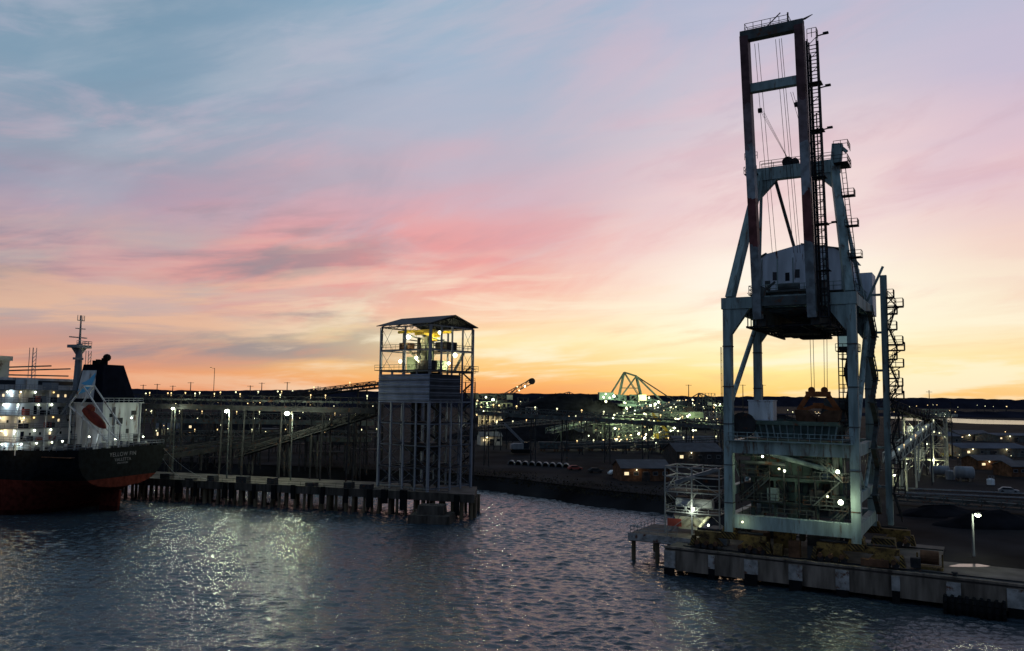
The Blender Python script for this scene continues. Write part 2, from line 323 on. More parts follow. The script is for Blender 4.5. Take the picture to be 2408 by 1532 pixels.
for k in range(1000):
    seg=[(-60,252),(-15,236),(0,226),(12,212),(22,200),(36,189),(46,176)]
    i=min(5,int(rnd.random()*6)); p=V(seg[i]).lerp(V(seg[i+1]),rnd.random()); p+=V((rnd.uniform(-4,5),rnd.uniform(-4,10)))
    h=rnd.uniform(.5,1.0)*(2.6 if rnd.random()<.25 else 1.2)
    for j in range(9):
        c=V((p.x+rnd.gauss(0,h*.5),p.y+rnd.gauss(0,h*.5),2.4+rnd.random()*h)); s_=rnd.uniform(.15,.4)
        a=V((rnd.uniform(-1,1),rnd.uniform(-1,1),rnd.uniform(-1,1))).normalized()*s_; b_=V((rnd.uniform(-1,1),rnd.uniform(-1,1),rnd.uniform(-.2,1))).normalized()*s_
        mb.add([c,c+a,c+a+b_,c+b_],[(0,1,2,3)])
tag(mb.build('scrub','scrub'),'dark scrub covering the bank','scrub',None,'stuff')
def sheet(name,pxs,z,m,label,cat):
    return tag(MB().add([G(a,b_,z) for a,b_ in pxs],[tuple(range(len(pxs)))]).build(name,m),label,cat,None,'structure')
m,nt3,b=newmat('calm_river',.5); b.inputs['Base Color'].default_value=(.02,.025,.03,1); b.inputs['Roughness'].default_value=.18
n=nt3.nodes.new('ShaderNodeTexNoise'); n.inputs['Scale'].default_value=.03; bp=nt3.nodes.new('ShaderNodeBump'); bp.inputs['Distance'].default_value=.3; nt3.links.new(n.outputs[0],bp.inputs['Height']); nt3.links.new(bp.outputs[0],b.inputs['Normal']); M['river']=m
sheet('river',[(2085,987),(2180,991),(2300,997),(2500,1001),(2500,992),(2300,987),(2180,981),(2090,980)],LZ+.05,'river','pale strip of distant river beyond the yard','river')
sheet('river',[(1870,973),(1880,979),(1930,979),(1935,973),(1900,970)],LZ+.05,'river','small gleam of distant river seen between the crane legs','river')
def ridge(Y,x0,x1,n,h0,h1,seed,label):
    vs=[];fs=[]
    for i in range(n+1):
        X=x0+(x1-x0)*i/n; h=h0+(h1-h0)*(.5+.5*mnoise.noise(V((X*.0022,seed,0))))+3.5*mnoise.noise(V((X*.03,seed,5)))+2*mnoise.noise(V((X*.11,seed,9)))
        k=min(1,min(i,n-i)/(n*.2)); h*=k
        vs+=[(X,Y-60,LZ-1),(X,Y,LZ+h),(X,Y+150,LZ-1)]
    for i in range(n):
        for k in range(2): fs.append((i*3+k,i*3+3+k,i*3+4+k,i*3+1+k))
    tag(MB().add(vs,fs).build('hills','hill'),label,'hills',None,'structure')
ridge(2900,-3800,3800,520,26,42,3,'low wooded shore along the horizon')
ridge(1500,-1900,-150,260,12,26,8,'nearer dark woods on the left horizon')
ridge(1650,-260,520,140,10,22,12,'nearer dark woods in the middle distance')
ridge(1250,380,2600,240,5,12,17,'thin dark belt of trees beyond the right-hand yard')
# ---------------------------------------------------------------- wharf
wharf=thing('wharf','long worn concrete wharf under the tall crane, with pale fender panels','wharf',ND.o,ND.a)
MB().box(0,36,0,25,-1.3,0).box(36,150,0,12,-1.3,0).build('deck','deck',wharf)
MB().box(0.003,150,-.35,.8,-3.1,-.25).box(.003,.9,.8,24,-3.1,-1.3).build('fascia','conc',wharf)
MB().box(0,150,-.36,.1,0,.28).build('kerb','conc',wharf)
for i,u in enumerate([.9]+[ND.v(p,1320,-.5).x for p in (1673,1766,1870,1980,2105,2240,2385)]):
    wd_=(.85,.45,.95,.9,.85,.5,.8,.9)[i]; h0=(-2.75,-2.2,-2.3,-2.4,-2.9,-2.2,-2.6,-2.6)[i]
    MB().box(u-wd_,u+wd_,-.62,-.36,h0,-.35).build('fender_panel','panel',wharf)
    MB().box(u-wd_*.9,u+wd_*.9,-.8,-.36,-4.6,h0).build('fender_block','black',wharf)
mb=MB()
for i in range(26):
    for v in (2.5,7,11): mb.tube((1.5+i*5.5,v,-6.5),(1.5+i*5.5,v,-1.3),.45,8)
mb.build('piles','pile',wharf)['kind']='stuff'
for v in (2.5,20.9): MB().box(2,36 if v>10 else 150,v-.08,v+.08,.0,.16).build('crane_rail','dark',wharf)
tag(MB().add([G(2322+ (45 if math.cos(a)>0 else 40)*math.cos(a)*(1+.25*math.sin(3*a)) -45,1330+4.5*math.sin(a)*(1+.2*math.cos(2*a)),3.806) for a in [i*.3142 for i in range(20)]],[tuple(range(20))]).build('puddle','river'),'shiny puddle on the wharf deck','puddle',None,'structure')
b0=None
for i,u in enumerate((8,38,46,54)):
    if b0 is None:
        b0=thing('bollard','stubby dark mooring bollard on the wharf edge','bollard',ND.w((u,.8,0)),0,'bollards along the wharf edge')
        MB().tube((0,0,0),(0,0,.55),.28,10,.2).build('post','dark',b0); MB().tube((0,0,.55),(0,0,.75),.4,10,.34).build('cap','dark',b0)
    else: dup(b0,ND.w((u,.8,0)))
def gear(u,v,label,cat,name,parts):
    r=thing(name,label,cat,ND.w((u,v,0)),ND.a)
    for nm,mt,f in parts: f(MB()).build(nm,mt,r)
    return r
gear(35,5.2,'dull yellow steel cable skid right of the crane bogies','skid','cable_skid',[('frame','dullyellow',lambda b:b.box(-1.6,1.6,-1,1,.0,.35).beam((-1.5,0,.35),(-1.5,0,2),.2).beam((1.5,0,.35),(1.5,0,2),.2)),('drum','rusty',lambda b:b.tube((-1.1,0,1.5),(1.1,0,1.5),.9,14)),])
gear(6,7,'grey steel box locker left of the crane on the wharf','locker','steel_locker',[('body','gal',lambda b:b.box(-1.6,1.6,-.9,.9,0.1,2.0)),('lid','dark',lambda b:b.box(-1.7,1.7,-1,1,2.0,2.12))])
gear(3.6,4.5,'low rack with two barrels at the left end of the wharf','barrels','barrel_rack',[('rack','dark',lambda b:b.box(-1.4,1.4,-.6,.6,.05,.2)),('barrel','blue',lambda b:b.tube((-.7,0,.2),(-.7,0,1.1),.3,10)),('barrel','rusty',lambda b:b.tube((.1,0,.2),(.1,0,1.1),.3,10))])
p=ND.v(2290,1400,-1.9); fo=thing('floating_fender','big black fender wrapped in tyres floating against the wharf','fender',ND.w((p.x,-1.9,-3.6)),ND.a)
MB().tube((-3.2,0,.6),(3.2,0,.6),1.15,14).build('drum','black',fo,True)
for k in range(9):
    mb=MB(); xx=-3.1+k*.78
    for j in range(12):
        a=j*math.pi/6; a2=(j+1)*math.pi/6
        mb.tube((xx,1.25*math.cos(a),.6+1.25*math.sin(a)),(xx,1.25*math.cos(a2),.6+1.25*math.sin(a2)),.24,5)
    mb.build('tyre','black',fo)
pf=thing('jetty_platform','small raised jetty platform on posts left of the wharf','platform',ND.w((-8.2,6,0)),ND.a)
MB().box(0,10.6,0,11.5,-.65,.5).build('deck','deck',pf); MB().box(-.12,10.6,-.12,0,-.55,.6).build('edge_beam','panel',pf)
for a,b_ in ((.6,.6),(4.6,.6),(.6,10.4),(6.6,.6)): MB().tube((a,b_,-5),(a,b_,-.65),.36,10).build('post','pile',pf)
MB().rail([(8,.2,.5),(.2,.2,.5),(.2,11.3,.5),(8,11.3,.5)],step=1.5).build('railing','gal',pf)
# ---------------------------------------------------------------- CRANE
CR=Fr((39.9,115.9,3.8),math.atan2(-.504,.864)); c=CR.v
cr=thing('ship_unloader_crane','towering grey-green ship unloading crane with its long boom raised','crane',CR.o,CR.a)
LU=8.65; LV=18.4; topz=35.6
for u in (-LU,LU):
    for v in (0,LV):
        l_=MB().taper((u-.62,u+.62,v-.7,v+.7),2.9,(u-.6,u+.6,v-.62,v+.62),topz).build('leg','crane',cr)
        for zz in (7,12.5,18.5,24,30): MB().box(u-.66,u+.66,v-.74,v+.74,zz,zz+.16).build('splice_flange','crane_dark',l_)
zp=36.5
for v in (0,LV):
    mb=MB().beam((-LU-.8,v,zp),(LU+.8,v,zp),1.4,1.7)
    for s in (-1,1): mb.ext([(s*(LU-.55),v-.5,35.6),(s*(LU-3.3),v-.5,35.6),(s*(LU-.6),v-.5,31.8)],(0,1,0))
    mb.build('portal_beam','crane',cr)
for u in (-LU,LU): MB().beam((u,.75,zp),(u,LV-.75,zp),1.2,1.7).build('side_beam','crane',cr)
for v in (0,LV):
    MB().beam((-LU+.6,v,4.5),(LU-.6,v,4.5),1.3,1.9).build('sill_beam','crane',cr)
    MB().beam((-LU+.6,v,15.3),(LU-.6,v,15.3),1.2,1.9).build('cross_beam','crane',cr)
MB().beam((-LU+.6,LV,8.8),(LU-.6,LV,8.8),1.0,1.3).build('cross_beam','crane',cr)
for u in (-LU,LU):
    MB().beam((u,.75,15.3),(u,LV-.75,15.3),1.0,1.6).build('side_beam','crane',cr)
    MB().beam((u,.75,8.8),(u,LV-.75,8.8),.9,1.3).build('side_beam','crane',cr)
    MB().beam((u,.75,4.5),(u,LV-.75,4.5),1.0,1.6).build('side_beam','crane',cr)
    MB().tube((u,LV-.9,34.5),(u,.9,21.5 if u<0 else 16.2),.42,8).build('diagonal_brace','crane',cr)
    MB().tube((u,LV-.8,14.4),(u,LV*.55,9.5),.3,8).build('diagonal_brace','crane',cr)
    MB().tube((u,.8,14.4),(u,LV*.42,9.5),.3,8).build('diagonal_brace','crane',cr)
za=c(1880,402,9).z; av=9; au=5.5
for s in (-1,1):
    MB().beam((s*(LU-.3),.4,zp+.9),(s*au,av,za+.6),1.15,1.15).build('upper_leg','crane',cr)
    MB().beam((s*(LU-.3),LV-.2,zp+.8),(s*au,av+.5,za-.2),.45,.45).build('back_stay','crane',cr)
MB().beam((-au-.9,av,za),(au+.9,av,za),1.4,2.0).ext([(-au+.5,av-.5,za-1),(-au+2.6,av-.5,za-1),(-au-.4,av-.5,za-4)],(0,1,0)).ext([(au-.5,av-.5,za-1),(au-2.6,av-.5,za-1),(au+.4,av-.5,za-4)],(0,1,0)).build('apex_beam','crane',cr)
MB().tube((-3.3,av,za-.9),(-1,26,za-20.5),.28,8).build('back_stay','crane_dark',cr)
mb=MB()
for s in (-1,1):
    pz=za+1.05; xs=(s*(au+.2),s*(au+2.2))
    mb.box(min(xs),max(xs),av-2,av+2,pz-1.1,pz-1.0).rail([(xs[0],av-2,pz-1),(xs[1],av-2,pz-1),(xs[1],av+2,pz-1),(xs[0],av+2,pz-1)],step=1)
    mb.rail([(xs[0],av-1.4,pz+1.4),(xs[1],av-1.4,pz+1.4),(xs[1],av+1.4,pz+1.4)],step=.9)
mb.rail([(-au,av-.7,za+1),(au,av-.7,za+1)]).rail([(-au,av+.7,za+1),(au,av+.7,za+1)]); mb.build('apex_railing','dark',cr)
MB().tube((-1.3,av-.35,za+1.6),(-1.3,av+.35,za+1.6),.85,14).tube((-.2,av-.35,za+1.5),(-.2,av+.35,za+1.5),.6,14).beam((-2,av,za+1),(-1.3,av,za+1.9),.3).build('rope_sheave','dark',cr)
MB().beam((au+.3,av,za),(au+.6,av,za+3.4),1.5,1.2).beam((au+.6,av,za+3.4),(au+1.9,av,za+2.0),.5).build('apex_head','crane',cr)
# walkway ladders clipped to the upper right leg
mb=MB(); a0_=V((LU+.5,.2,zp+1)); a1_=V((au+1.1,av-.4,za-.5))
mb.beam(a0_,a1_,.1).beam(a0_+V((.6,0,0)),a1_+V((.6,0,0)),.1)
for i in range(22): q=a0_.lerp(a1_,i/22); mb.beam(q,q+V((.6,0,0)),.06)
for f_ in (.25,.5,.75): q=a0_.lerp(a1_,f_); mb.box(q.x-.3,q.x+1.4,q.y-.8,q.y+.8,q.z,q.z+.1).rail([(q.x-.3,q.y-.8,q.z),(q.x+1.4,q.y-.8,q.z),(q.x+1.4,q.y+.8,q.z)],1,.8)
mb.build('leg_ladder','dark',cr)
# boom
zt=c(1882,60,-7.4).z; BU=3.75; BZ=33.9; b0p=V((0,-1.6,BZ)); b1p=V((0,-7.4,zt))
def BP(u,t_,off=0): 
    p=b0p.lerp(b1p,t_); return V((u,p.y+off,p.z))
def BT(py_,px_=1930): return (c(px_,py_,-6).z-BZ)/(zt-BZ)
for s in (-1,1):
    MB().beam(BP(s*BU,0),BP(s*BU,1),1.15,1.6).build('boom_girder','boom',cr)
    MB().beam(BP(s*BU,.0)+V((0,1.5,0)),BP(s*BU,.62)+V((0,1.5,0)),.35,.35).build('boom_rail','dark',cr)
    MB().box(s*BU-.7,s*BU+.7,-2.4,.3,34.6,38.6).build('boom_hinge','crane_dark',cr)
MB().beam(BP(-BU-.57,1.0),BP(BU+.57,1.0),1.2,1.4).build('boom_tip_beam','crane_dark',cr)
for py_,mm,hh in ((202,'crane',1.25),(76,'crane_dark',.5)): MB().beam(BP(-BU+.57,BT(py_,1820)),BP(BU-.57,BT(py_,1820)),1.0,hh).build('boom_cross_beam',mm,cr)
MB().beam(BP(-BU+.57,.06),BP(BU-.57,.06),1.0,1.3).build('boom_cross_beam','crane_dark',cr)
mb=MB(); q0=BP(-BU,1)+V((0,0,.75)); q1=BP(BU*.6,1)+V((0,0,.75))
mb.rail([q0,q1],1.2,1.1).rail([q0+V((.0,1.8,0)),q1+V((0,1.8,0)),q1,],1.2,1.1).rail([q0,q0+V((0,1.8,0))],1.2,1); mb.beam(q1,q1+V((0,0,1.5)),.2).beam(q0+V((3,0,0)),q0+V((5,0,1.7)),.12)
mb.box(-BU,BU*.6,q0.y,q0.y+1.8,q0.z-.08,q0.z); mb.ext([(BU+.8,b1p.y-.1,zt+.7),(BU-.2,b1p.y-.1,zt+.7),(BU+1.8,b1p.y-.1,zt+1.2)],(0,.2,0)); mb.build('tip_railing','dark',cr)
mb=MB(); u0=BU+.95; u1=BU+2.15
for (uu,off) in ((u0,0),(u1,0),(u0,1.3),(u1,1.3)): mb.beam(BP(uu,.0,off),BP(uu,.95,off),.17)
for i in range(38):
    t0=.0+.95*i/38; t1=.95*(i+1)/38
    mb.beam(BP(u0,t0),BP(u1,t0),.1).beam(BP(u1,t0),BP(u1,t0,1.3),.1).beam(BP(u0,t0,1.3),BP(u1,t0,1.3),.1)
    if i%2: mb.beam(BP(u1,t0),BP(u1,t1,1.3),.08).beam(BP(u0,t0),BP(u1,t1),.07)
    else: mb.beam(BP(u1,t1),BP(u1,t0,1.3),.08)
mb.tube(BP(u0+.3,0,.4),BP(u0+.3,.9,.4),.12,5).tube(BP(u0+.7,0,.5),BP(u0+.7,.7,.5),.09,5).tube(BP(u0-.25,0,.6),BP(u0-.25,.95,.6),.08,5)
for k in range(1,6): 
    pz=BP(u0,k*.16); mb.box(u0-.2,u1+.4,pz.y-.2,pz.y+1.6,pz.z-.06,pz.z+.04)
mb.rail([BP(u0,.95)+V((0,0,.1)),BP(u1,.95)+V((0,0,.1)),BP(u1,.95,1.3)+V((0,0,.1))],1.3,.6); mb.build('boom_ladder','dark',cr)
for k,py_ in enumerate((92,208,303,520)):
    p=BP(u1,BT(py_)); MB().beam(p,p+V((1.2,0,.15)),.14).box(p.x+.9,p.x+1.6,p.y-.25,p.y+.25,p.z+.1,p.z+.32).build('lamp_arm','dark',cr)
mb=MB()
for i,(uu,tt) in enumerate(((-2.4,.97),(-1.9,.97),(.5,.97),(1.0,.97),(1.3,.97))): mb.tube(BP(uu,tt),V((uu,2+i*.4,44)),.035,4)
for uu in (-2.2,-2.0,-1.8): mb.tube(BP(uu+.2,.73),V((-1.3+.2*(uu+2),av,za+2.2)),.025,4)
for uu in (2.2,2.5): mb.tube(BP(uu,.78),V((uu,av,za+1)),.03,4)
mb.tube(BP(2.9,.75),V((2.9,av,za+1)),.04,4); mb.build('hoist_rope','dark',cr)
for uu in (-2.1,2.9): MB().tube(BP(uu,.735)+V((-.25,0,0)),BP(uu,.735)+V((.25,0,0)),.35,10).build('rope_block','dark',cr)
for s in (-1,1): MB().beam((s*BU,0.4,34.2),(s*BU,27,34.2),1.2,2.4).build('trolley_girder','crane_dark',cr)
mb=MB()
for i in range(10): mb.beam((-5.6,1+i*2.8,35.8),(5.8,1+i*2.8,35.8),.35,.5)
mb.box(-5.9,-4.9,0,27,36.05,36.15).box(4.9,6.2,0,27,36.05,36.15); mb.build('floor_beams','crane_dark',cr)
MB().rail([(-5.9,27,36.2),(-5.9,0.8,36.2)]).rail([(6.2,27,36.2),(6.2,0.8,36.2)]).rail([(-5.9,27,36.2),(6.2,27,36.2)]).build('walkway_railing','dark',cr)
mb=MB()
for i in range(9):
    mb.beam((-5.7,1+i*2.8,33),(5.7,3.8+i*2.8 if i%2 else 1+i*2.8,33.1),.22)
for s in (-5.8,-2,2,5.8): mb.beam((s,0,32.9),(s,26.5,32.9),.3)
for i in range(14): mb.beam((5.8,.5+i*2,32.9),(5.8,.5+i*2,36),.14); mb.beam((-5.8,.5+i*2,32.9),(-5.8,.5+i*2,36),.14)
mb.box(-2.5,2.5,8,13,32.4,34).box(-1.5,3,17,20,32.2,34); mb.build('underside_lattice','dark',cr)
mb=MB()
for i in range(7): mb.tube((-6+.3*i,1.2+i*.3,38.1),(5.5,1.2+i*.3,38.1),.06,4)
mb.box(-3,2.5,3,7,37.6,38.6).box(3.4,5,2,5,37.4,39.6).beam((-5,4,38),(-2.5,4,40),.3).tube((-2,4,39.1),(1,4,39.1),.6,12); mb.build('winch_gear','crane_dark',cr)
hz0,hz1=38.7,44.2; hx0,hx1,hy0,hy1=-5.7,6.9,8,25
mh=MB().box(hx0,hx1,hy0,hy1,hz0,hz1).ext([(hx0,hy0,hz1),(hx1,hy0,hz1),(hx1-1.5,hy0,hz1+1.0),(.6,hy0,hz1+2.0),(hx0+1.2,hy0,hz1+.9)],(0,hy1-hy0,0)).build('machinery_house','house',cr)
MB().beam((hx0-.2,hy0+8.5,hz1+.35),(hx0+1.1,hy0+8.5,hz1+1.02),hy1-hy0+.6,.1).beam((.6,hy0+8.5,hz1+2.08),(hx1+.2,hy0+8.5,hz1+.75),hy1-hy0+.6,.1).build('roof_sheet','crane',mh)
for uu,zz in ((-1.5,40.6),(-.0,41),(1.6,40.6),(-3.4,40.8)): MB().box(uu-.3,uu+.35,hy0-.04,hy0+.02,zz,zz+1.3).build('window','glass',mh)
MB().box(-4.9,-4.1,hy0-.04,hy0+.02,39,40.8).build('door','crane_dark',mh)
for i in range(6): MB().box(hx0+.3+i*2.35,hx0+.45+i*2.35,hy0-.08,hy0-.0,hz0,hz1).build('wall_stiffener','crane',mh)
for vv in (11,15,19): MB().box(hx1-.02,hx1+.04,vv,vv+1.2,40.6,41.7).build('window','glass',mh)
MB().box(hx0-1.4,hx0,hy0-1.8,hy1,hz0-.25,hz0-.1).box(hx1,hx1+1.4,hy0-1.8,hy1,hz0-.25,hz0-.1).box(hx0,hx1,hy0-1.8,hy0,hz0-.25,hz0-.1).box(hx0,hx1,hy0,hy1,37.2,hz0-.003).build('house_platform','crane_dark',cr)
MB().rail([(hx0-1.3,hy1,hz0),(hx0-1.3,hy0-1.7,hz0),(hx1+1.3,hy0-1.7,hz0),(hx1+1.3,hy1,hz0)],1.2,1.3,.06).build('house_railing','crane',cr)
MB().box(hx1-1,hx1+2.2,22,27,36.3,43.2).build('rear_cabin','house',cr)
cb=c(1988,805,6); cab=MB().box(cb.x-.9,cb.x+.9,5,7.6,cb.z-1.2,cb.z+1.1).box(cb.x-.3,cb.x+.3,6,6.6,cb.z+1.1,33.2).build('operator_cab','dark',cr)
MB().box(cb.x-.75,cb.x+.75,4.95,5.02,cb.z-.7,cb.z+.8).box(cb.x-.93,cb.x-.88,5.2,7.3,cb.z-.7,cb.z+.8).build('cab_window',emis('cab_glass',(.25,.45,.4),.2),cab)
MB().rail([(cb.x-1.2,4.7,cb.z-1.3),(cb.x+1.8,4.7,cb.z-1.3),(cb.x+1.8,8,cb.z-1.3)],1,1).box(cb.x-1.2,cb.x+1.8,4.7,8,cb.z-1.42,cb.z-1.3).build('cab_gallery','dark',cr)
# shaft & stairs at rear right
eu=11.1; ev=LV
MB().beam((eu,ev,3.2),(eu,ev,c(2083,648,LV).z),.95,.95).build('elevator_shaft','crane',cr)
for zz in (9,15,21,27,33,39): MB().beam((LU+.6,ev,zz),(eu-.4,ev,zz),.35).build('shaft_tie','crane',cr)
MB().beam((LU,ev,38),(eu,ev,43.5),.35).build('shaft_tie','crane',cr)
for k,(py0,wd_) in enumerate(((700,1.0),(722,2.3),(738,1.4),(775,1.3),(810,2.1),(824,2.3),(845,1.2),(863,2.1),(890,1.4),(908,1.9),(925,1.8),(938,2.0),(985,1.7),(1040,1.8),(1100,1.7),(1160,1.8))):
    zz=c(2100,py0,LV).z; mb=MB().box(eu+.45,eu+.45+wd_,ev-1.1,ev+.7,zz-.15,zz); mb.rail([(eu+.5,ev-1.1,zz),(eu+.45+wd_,ev-1.1,zz),(eu+.45+wd_,ev+.7,zz)],1.2,.8,.05); mb.beam((eu+.4,ev-.2,zz-1.2),(eu+.45+wd_*.8,ev-.2,zz-.1),.12)
    mb.build('shaft_landing','dark',cr)
mb=MB(); zs=[c(2100,p_,LV).z for p_ in (1225,1160,1100,1040,985,938,908,863,824,775,722,700)]
for i in range(len(zs)-1):
    a,b_=(eu+.65,eu+1.8) if i%2 else (eu+1.8,eu+.65)
    mb.beam((a,ev-.6,zs[i]),(b_,ev-.6,zs[i+1]),.6,.18).rail([(a,ev-.9,zs[i]),(b_,ev-.9,zs[i+1])],1,.9)
mb.build('shaft_stair','dark',cr)
mb=MB()
for i,zz in enumerate((18.5,21,23.5,26,28.5,31,33)):
    mb.box(LU-3.0,LU-.8,8,12,zz-.12,zz).rail([(LU-3,8,zz),(LU-.8,8,zz)],1.1,.7,.05)
    a,b_=(8.2,11.8) if i%2 else (11.8,8.2); mb.beam((LU-1.9,a,zz),(LU-1.9,b_,zz+2.5),.7,.15).rail([(LU-2.2,a,zz),(LU-2.2,b_,zz+2.5)],1,.9,.05)
for a in (LU-3,LU-.8): mb.beam((a,8,16),(a,8,34),.16).beam((a,12,16),(a,12,34),.16)
mb.build('stair_stack','dark',cr)
mb=MB()
for i in range(9):
    zz=5+i*3.4; a,b_=(11,16.5) if i%2 else (16.5,11)
    mb.beam((LU+1.1,a,zz),(LU+1.1,b_,zz+3.4),.7,.18).rail([(LU+1.5,a,zz),(LU+1.5,b_,zz+3.4)],1,1.2,.05).box(LU+.6,LU+1.7,b_-.8,b_+.8,zz+3.3,zz+3.45)
mb.build('leg_stair','crane_dark',cr)
# hopper level
MB().box(-6.9,6.9,2.0,16.8,16.3,16.5).build('hopper_deck','crane_dark',cr)
mb=MB()
mb.rail([(-LU,-.9,16.3),(LU,-.9,16.3)],1.1,1.4).rail([(-6.9,16.8,16.5),(6.9,16.8,16.5)],1.1,1.4).box(-LU,LU,-1.3,-.62,16.15,16.25); mb.build('deck_railing','crane',cr)
hp=MB().taper((-2.6,2.6,5.5,12.5),8.6,(-5.6,5.6,2.8,15.2),16.2).box(-2.4,2.4,5.7,12.3,7.2,8.6).build('hopper','hopper',cr)
MB().taper((-5.0,5.0,3.8,14.8),16.52,(-6.2,6.2,3.2,15.8),18.6).box(-6.4,6.4,2.9,3.2,18.5,19.1).box(-6.4,6.4,15.7,16,18.5,19.1).build('hopper_rim','hopper',hp)
mb=MB()
for i in range(13): mb.beam((-5.6+i*.93,3.7-.12,16.6),(-6.0+i*1.0,3.02,18.7),.16)
mb.build('rim_stiffener','crane',hp)
mb=MB()
for i in range(6): mb.beam((-5.2+i*2.08,2.75,16),(-2.4+i*.96,5.4,8.8),.24)
mb.beam((-4.6,3.4,13.6),(4.6,3.4,13.6),.3).beam((-3.6,4.4,11),(3.6,4.4,11),.3); mb.build('hopper_stiffener','crane_dark',hp)
MB().taper((2.6,6.2,8.5,15),19.1,(3.2,6.2,10,15),22.6).build('spill_shield','crane_dark',cr)
MB().taper((-6,-5.4,3.2,15),19.1,(-6,-5.6,6,14),21).build('spill_shield','dark',cr)
MB().box(-6.5,-2.9,3.0,5.5,19.12,22.0).box(-6.6,-2.8,2.9,5.6,22.0,22.15).build('switch_cabin','house',cr)
MB().tube((-LU+1.6,1.5,18.4),(-LU+1.6,2.2,18.4),1.9,16).build('cable_drum','dark',cr)
mb=MB()
for a in (-6.2,6.2):
    for v in (4,15): mb.beam((a,v,4),(a,v,16.3),.55)
for zz in (7,10.5,13.5):
    for v in (4,15): mb.beam((-6.2,v,zz),(6.2,v,zz),.36,.5)
    for a in (-6.2,6.2): mb.beam((a,4,zz),(a,15,zz),.36,.5)
for a in (-3,0,3): mb.beam((a,4,4),(a,4,10.5),.3)
mb.build('hopper_frame','hopper',cr)
for zz,a0,a1,v0,v1 in ((7.3,-7.6,-1.4,1.6,6),(10.8,2.8,7.6,1.6,7),(13.8,-7.6,-4.6,1.6,8),(10.8,-7.6,-4.6,9,14),(7.3,1.4,7.6,1.6,14),(10.8,-7.6,-4.2,1.6,7)):
    MB().box(a0,a1,v0,v1,zz,zz+.12).rail([(a0,v1,zz+.1),(a0,v0,zz+.1),(a1,v0,zz+.1),(a1,v1,zz+.1)],1.1,.9,.05).build('service_platform','crane_dark',cr)
MB().box(-3,4.2,5.5,13,5.4,7.0).build('feeder_housing','crane_dark',cr)
for (a,b_,v0,v1,z0,z1,mt) in ((-6.0,-4.2,5,9,7.45,9.9,'crane_dark'),(3.4,5.8,4.4,6.5,10.95,13,'crane'),(-7.4,-5.2,3,5.5,13.92,15.2,'hopper'),(-3.9,-2.4,2.8,4.2,7.45,9.2,'crane'),(3,5.2,9,12,7.45,9.8,'crane_dark'),(-7.2,-5.2,10,13,10.95,13.2,'hopper'),(2.2,4.0,2.2,3.6,7.45,9.4,'dark'),(5.2,7.2,2.4,4.4,7.45,8.8,'hopper'),(-7.2,-5.8,2.4,4.2,7.45,9.9,'dark'),(-6.9,-5.2,2.2,3.8,10.95,12.6,'crane_dark')): MB().box(a,b_,v0,v1,z0,z1).build('drive_cabinet',mt,cr)
MB().taper((-1.2,.8,6,9),3.9,(-1.8,1.4,5.6,9.4),5.4).build('discharge_chute','hopper',cr)
MB().tube((-6,3,14.8),(6,3,12),.35,8).build('dust_pipe','crane',cr); MB().tube((5.6,3.2,7.5),(5.6,3.2,15),.5,10).build('dust_pipe','crane_dark',cr); MB().tube((-7.4,1.8,12.9),(-1,1.8,12.9),.28,8).build('dust_pipe','crane_dark',cr)
for i in range(8):
    a=-7.5+i*2.1; MB().tube((a,1.6+rnd.random(),rnd.uniform(5.5,7)),(a+rnd.uniform(-.2,.2),1.8,rnd.uniform(11,15)),.12,6).build('conduit','dark',cr)
MB().beam((-8,9,12.2),(-3,9,9.4),1.6,.5).build('feeder_belt','dark',cr)
mb=MB().box(3.6,7.4,1.6,4.4,6.8,6.9).rail([(3.6,1.6,6.9),(7.4,1.6,6.9)],1.1,.8).beam((3.6,2,3),(7.4,2,6.8),.5,.15).rail([(3.6,1.7,3),(7.4,1.7,6.8)],1,.9).rail([(-7,.7,5.5),(3,.7,5.5)],1.1,1).beam((-7,1.4,7.3),(-3.2,1.4,10.8),.5,.15).rail([(-7,1.2,7.3),(-3.2,1.2,10.8)],1,.9).beam((6.8,1.4,10.8),(3.4,1.4,13.8),.5,.15).rail([(6.8,1.2,10.8),(3.4,1.2,13.8)],1,.9).beam((2.8,1.4,7.3),(6.4,1.4,10.8),.5,.15)
mb.build('access_stair','crane_dark',cr)
for i in range(5):
    a=-4.2+i*2.1; MB().box(a-.35,a+.35,7.5,9,1.2,3.2).build('motor_box','dark',cr)
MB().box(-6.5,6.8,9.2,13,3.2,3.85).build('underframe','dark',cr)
for (a,b_,v0,v1,z0,z1,mt) in ((-3.0,-.5,2.5,6,.8,3.2,'dullyellow'),(1.5,5.5,3.5,6,.6,2.8,'dark'),(-6.5,-4,3,5,.6,2.6,'rusty'),(-.3,1.2,-.6,.6,.2,2.4,'rusty'),(-2.4,-1.2,-.4,.7,.2,1.7,'dullyellow'),(15,16.2,1,2,.2,1.5,'dark'),(2.2,3.0,-.5,.5,.2,1.9,'dark')): MB().box(a,b_,v0,v1,z0,z1).build('equipment_box',mt,cr)
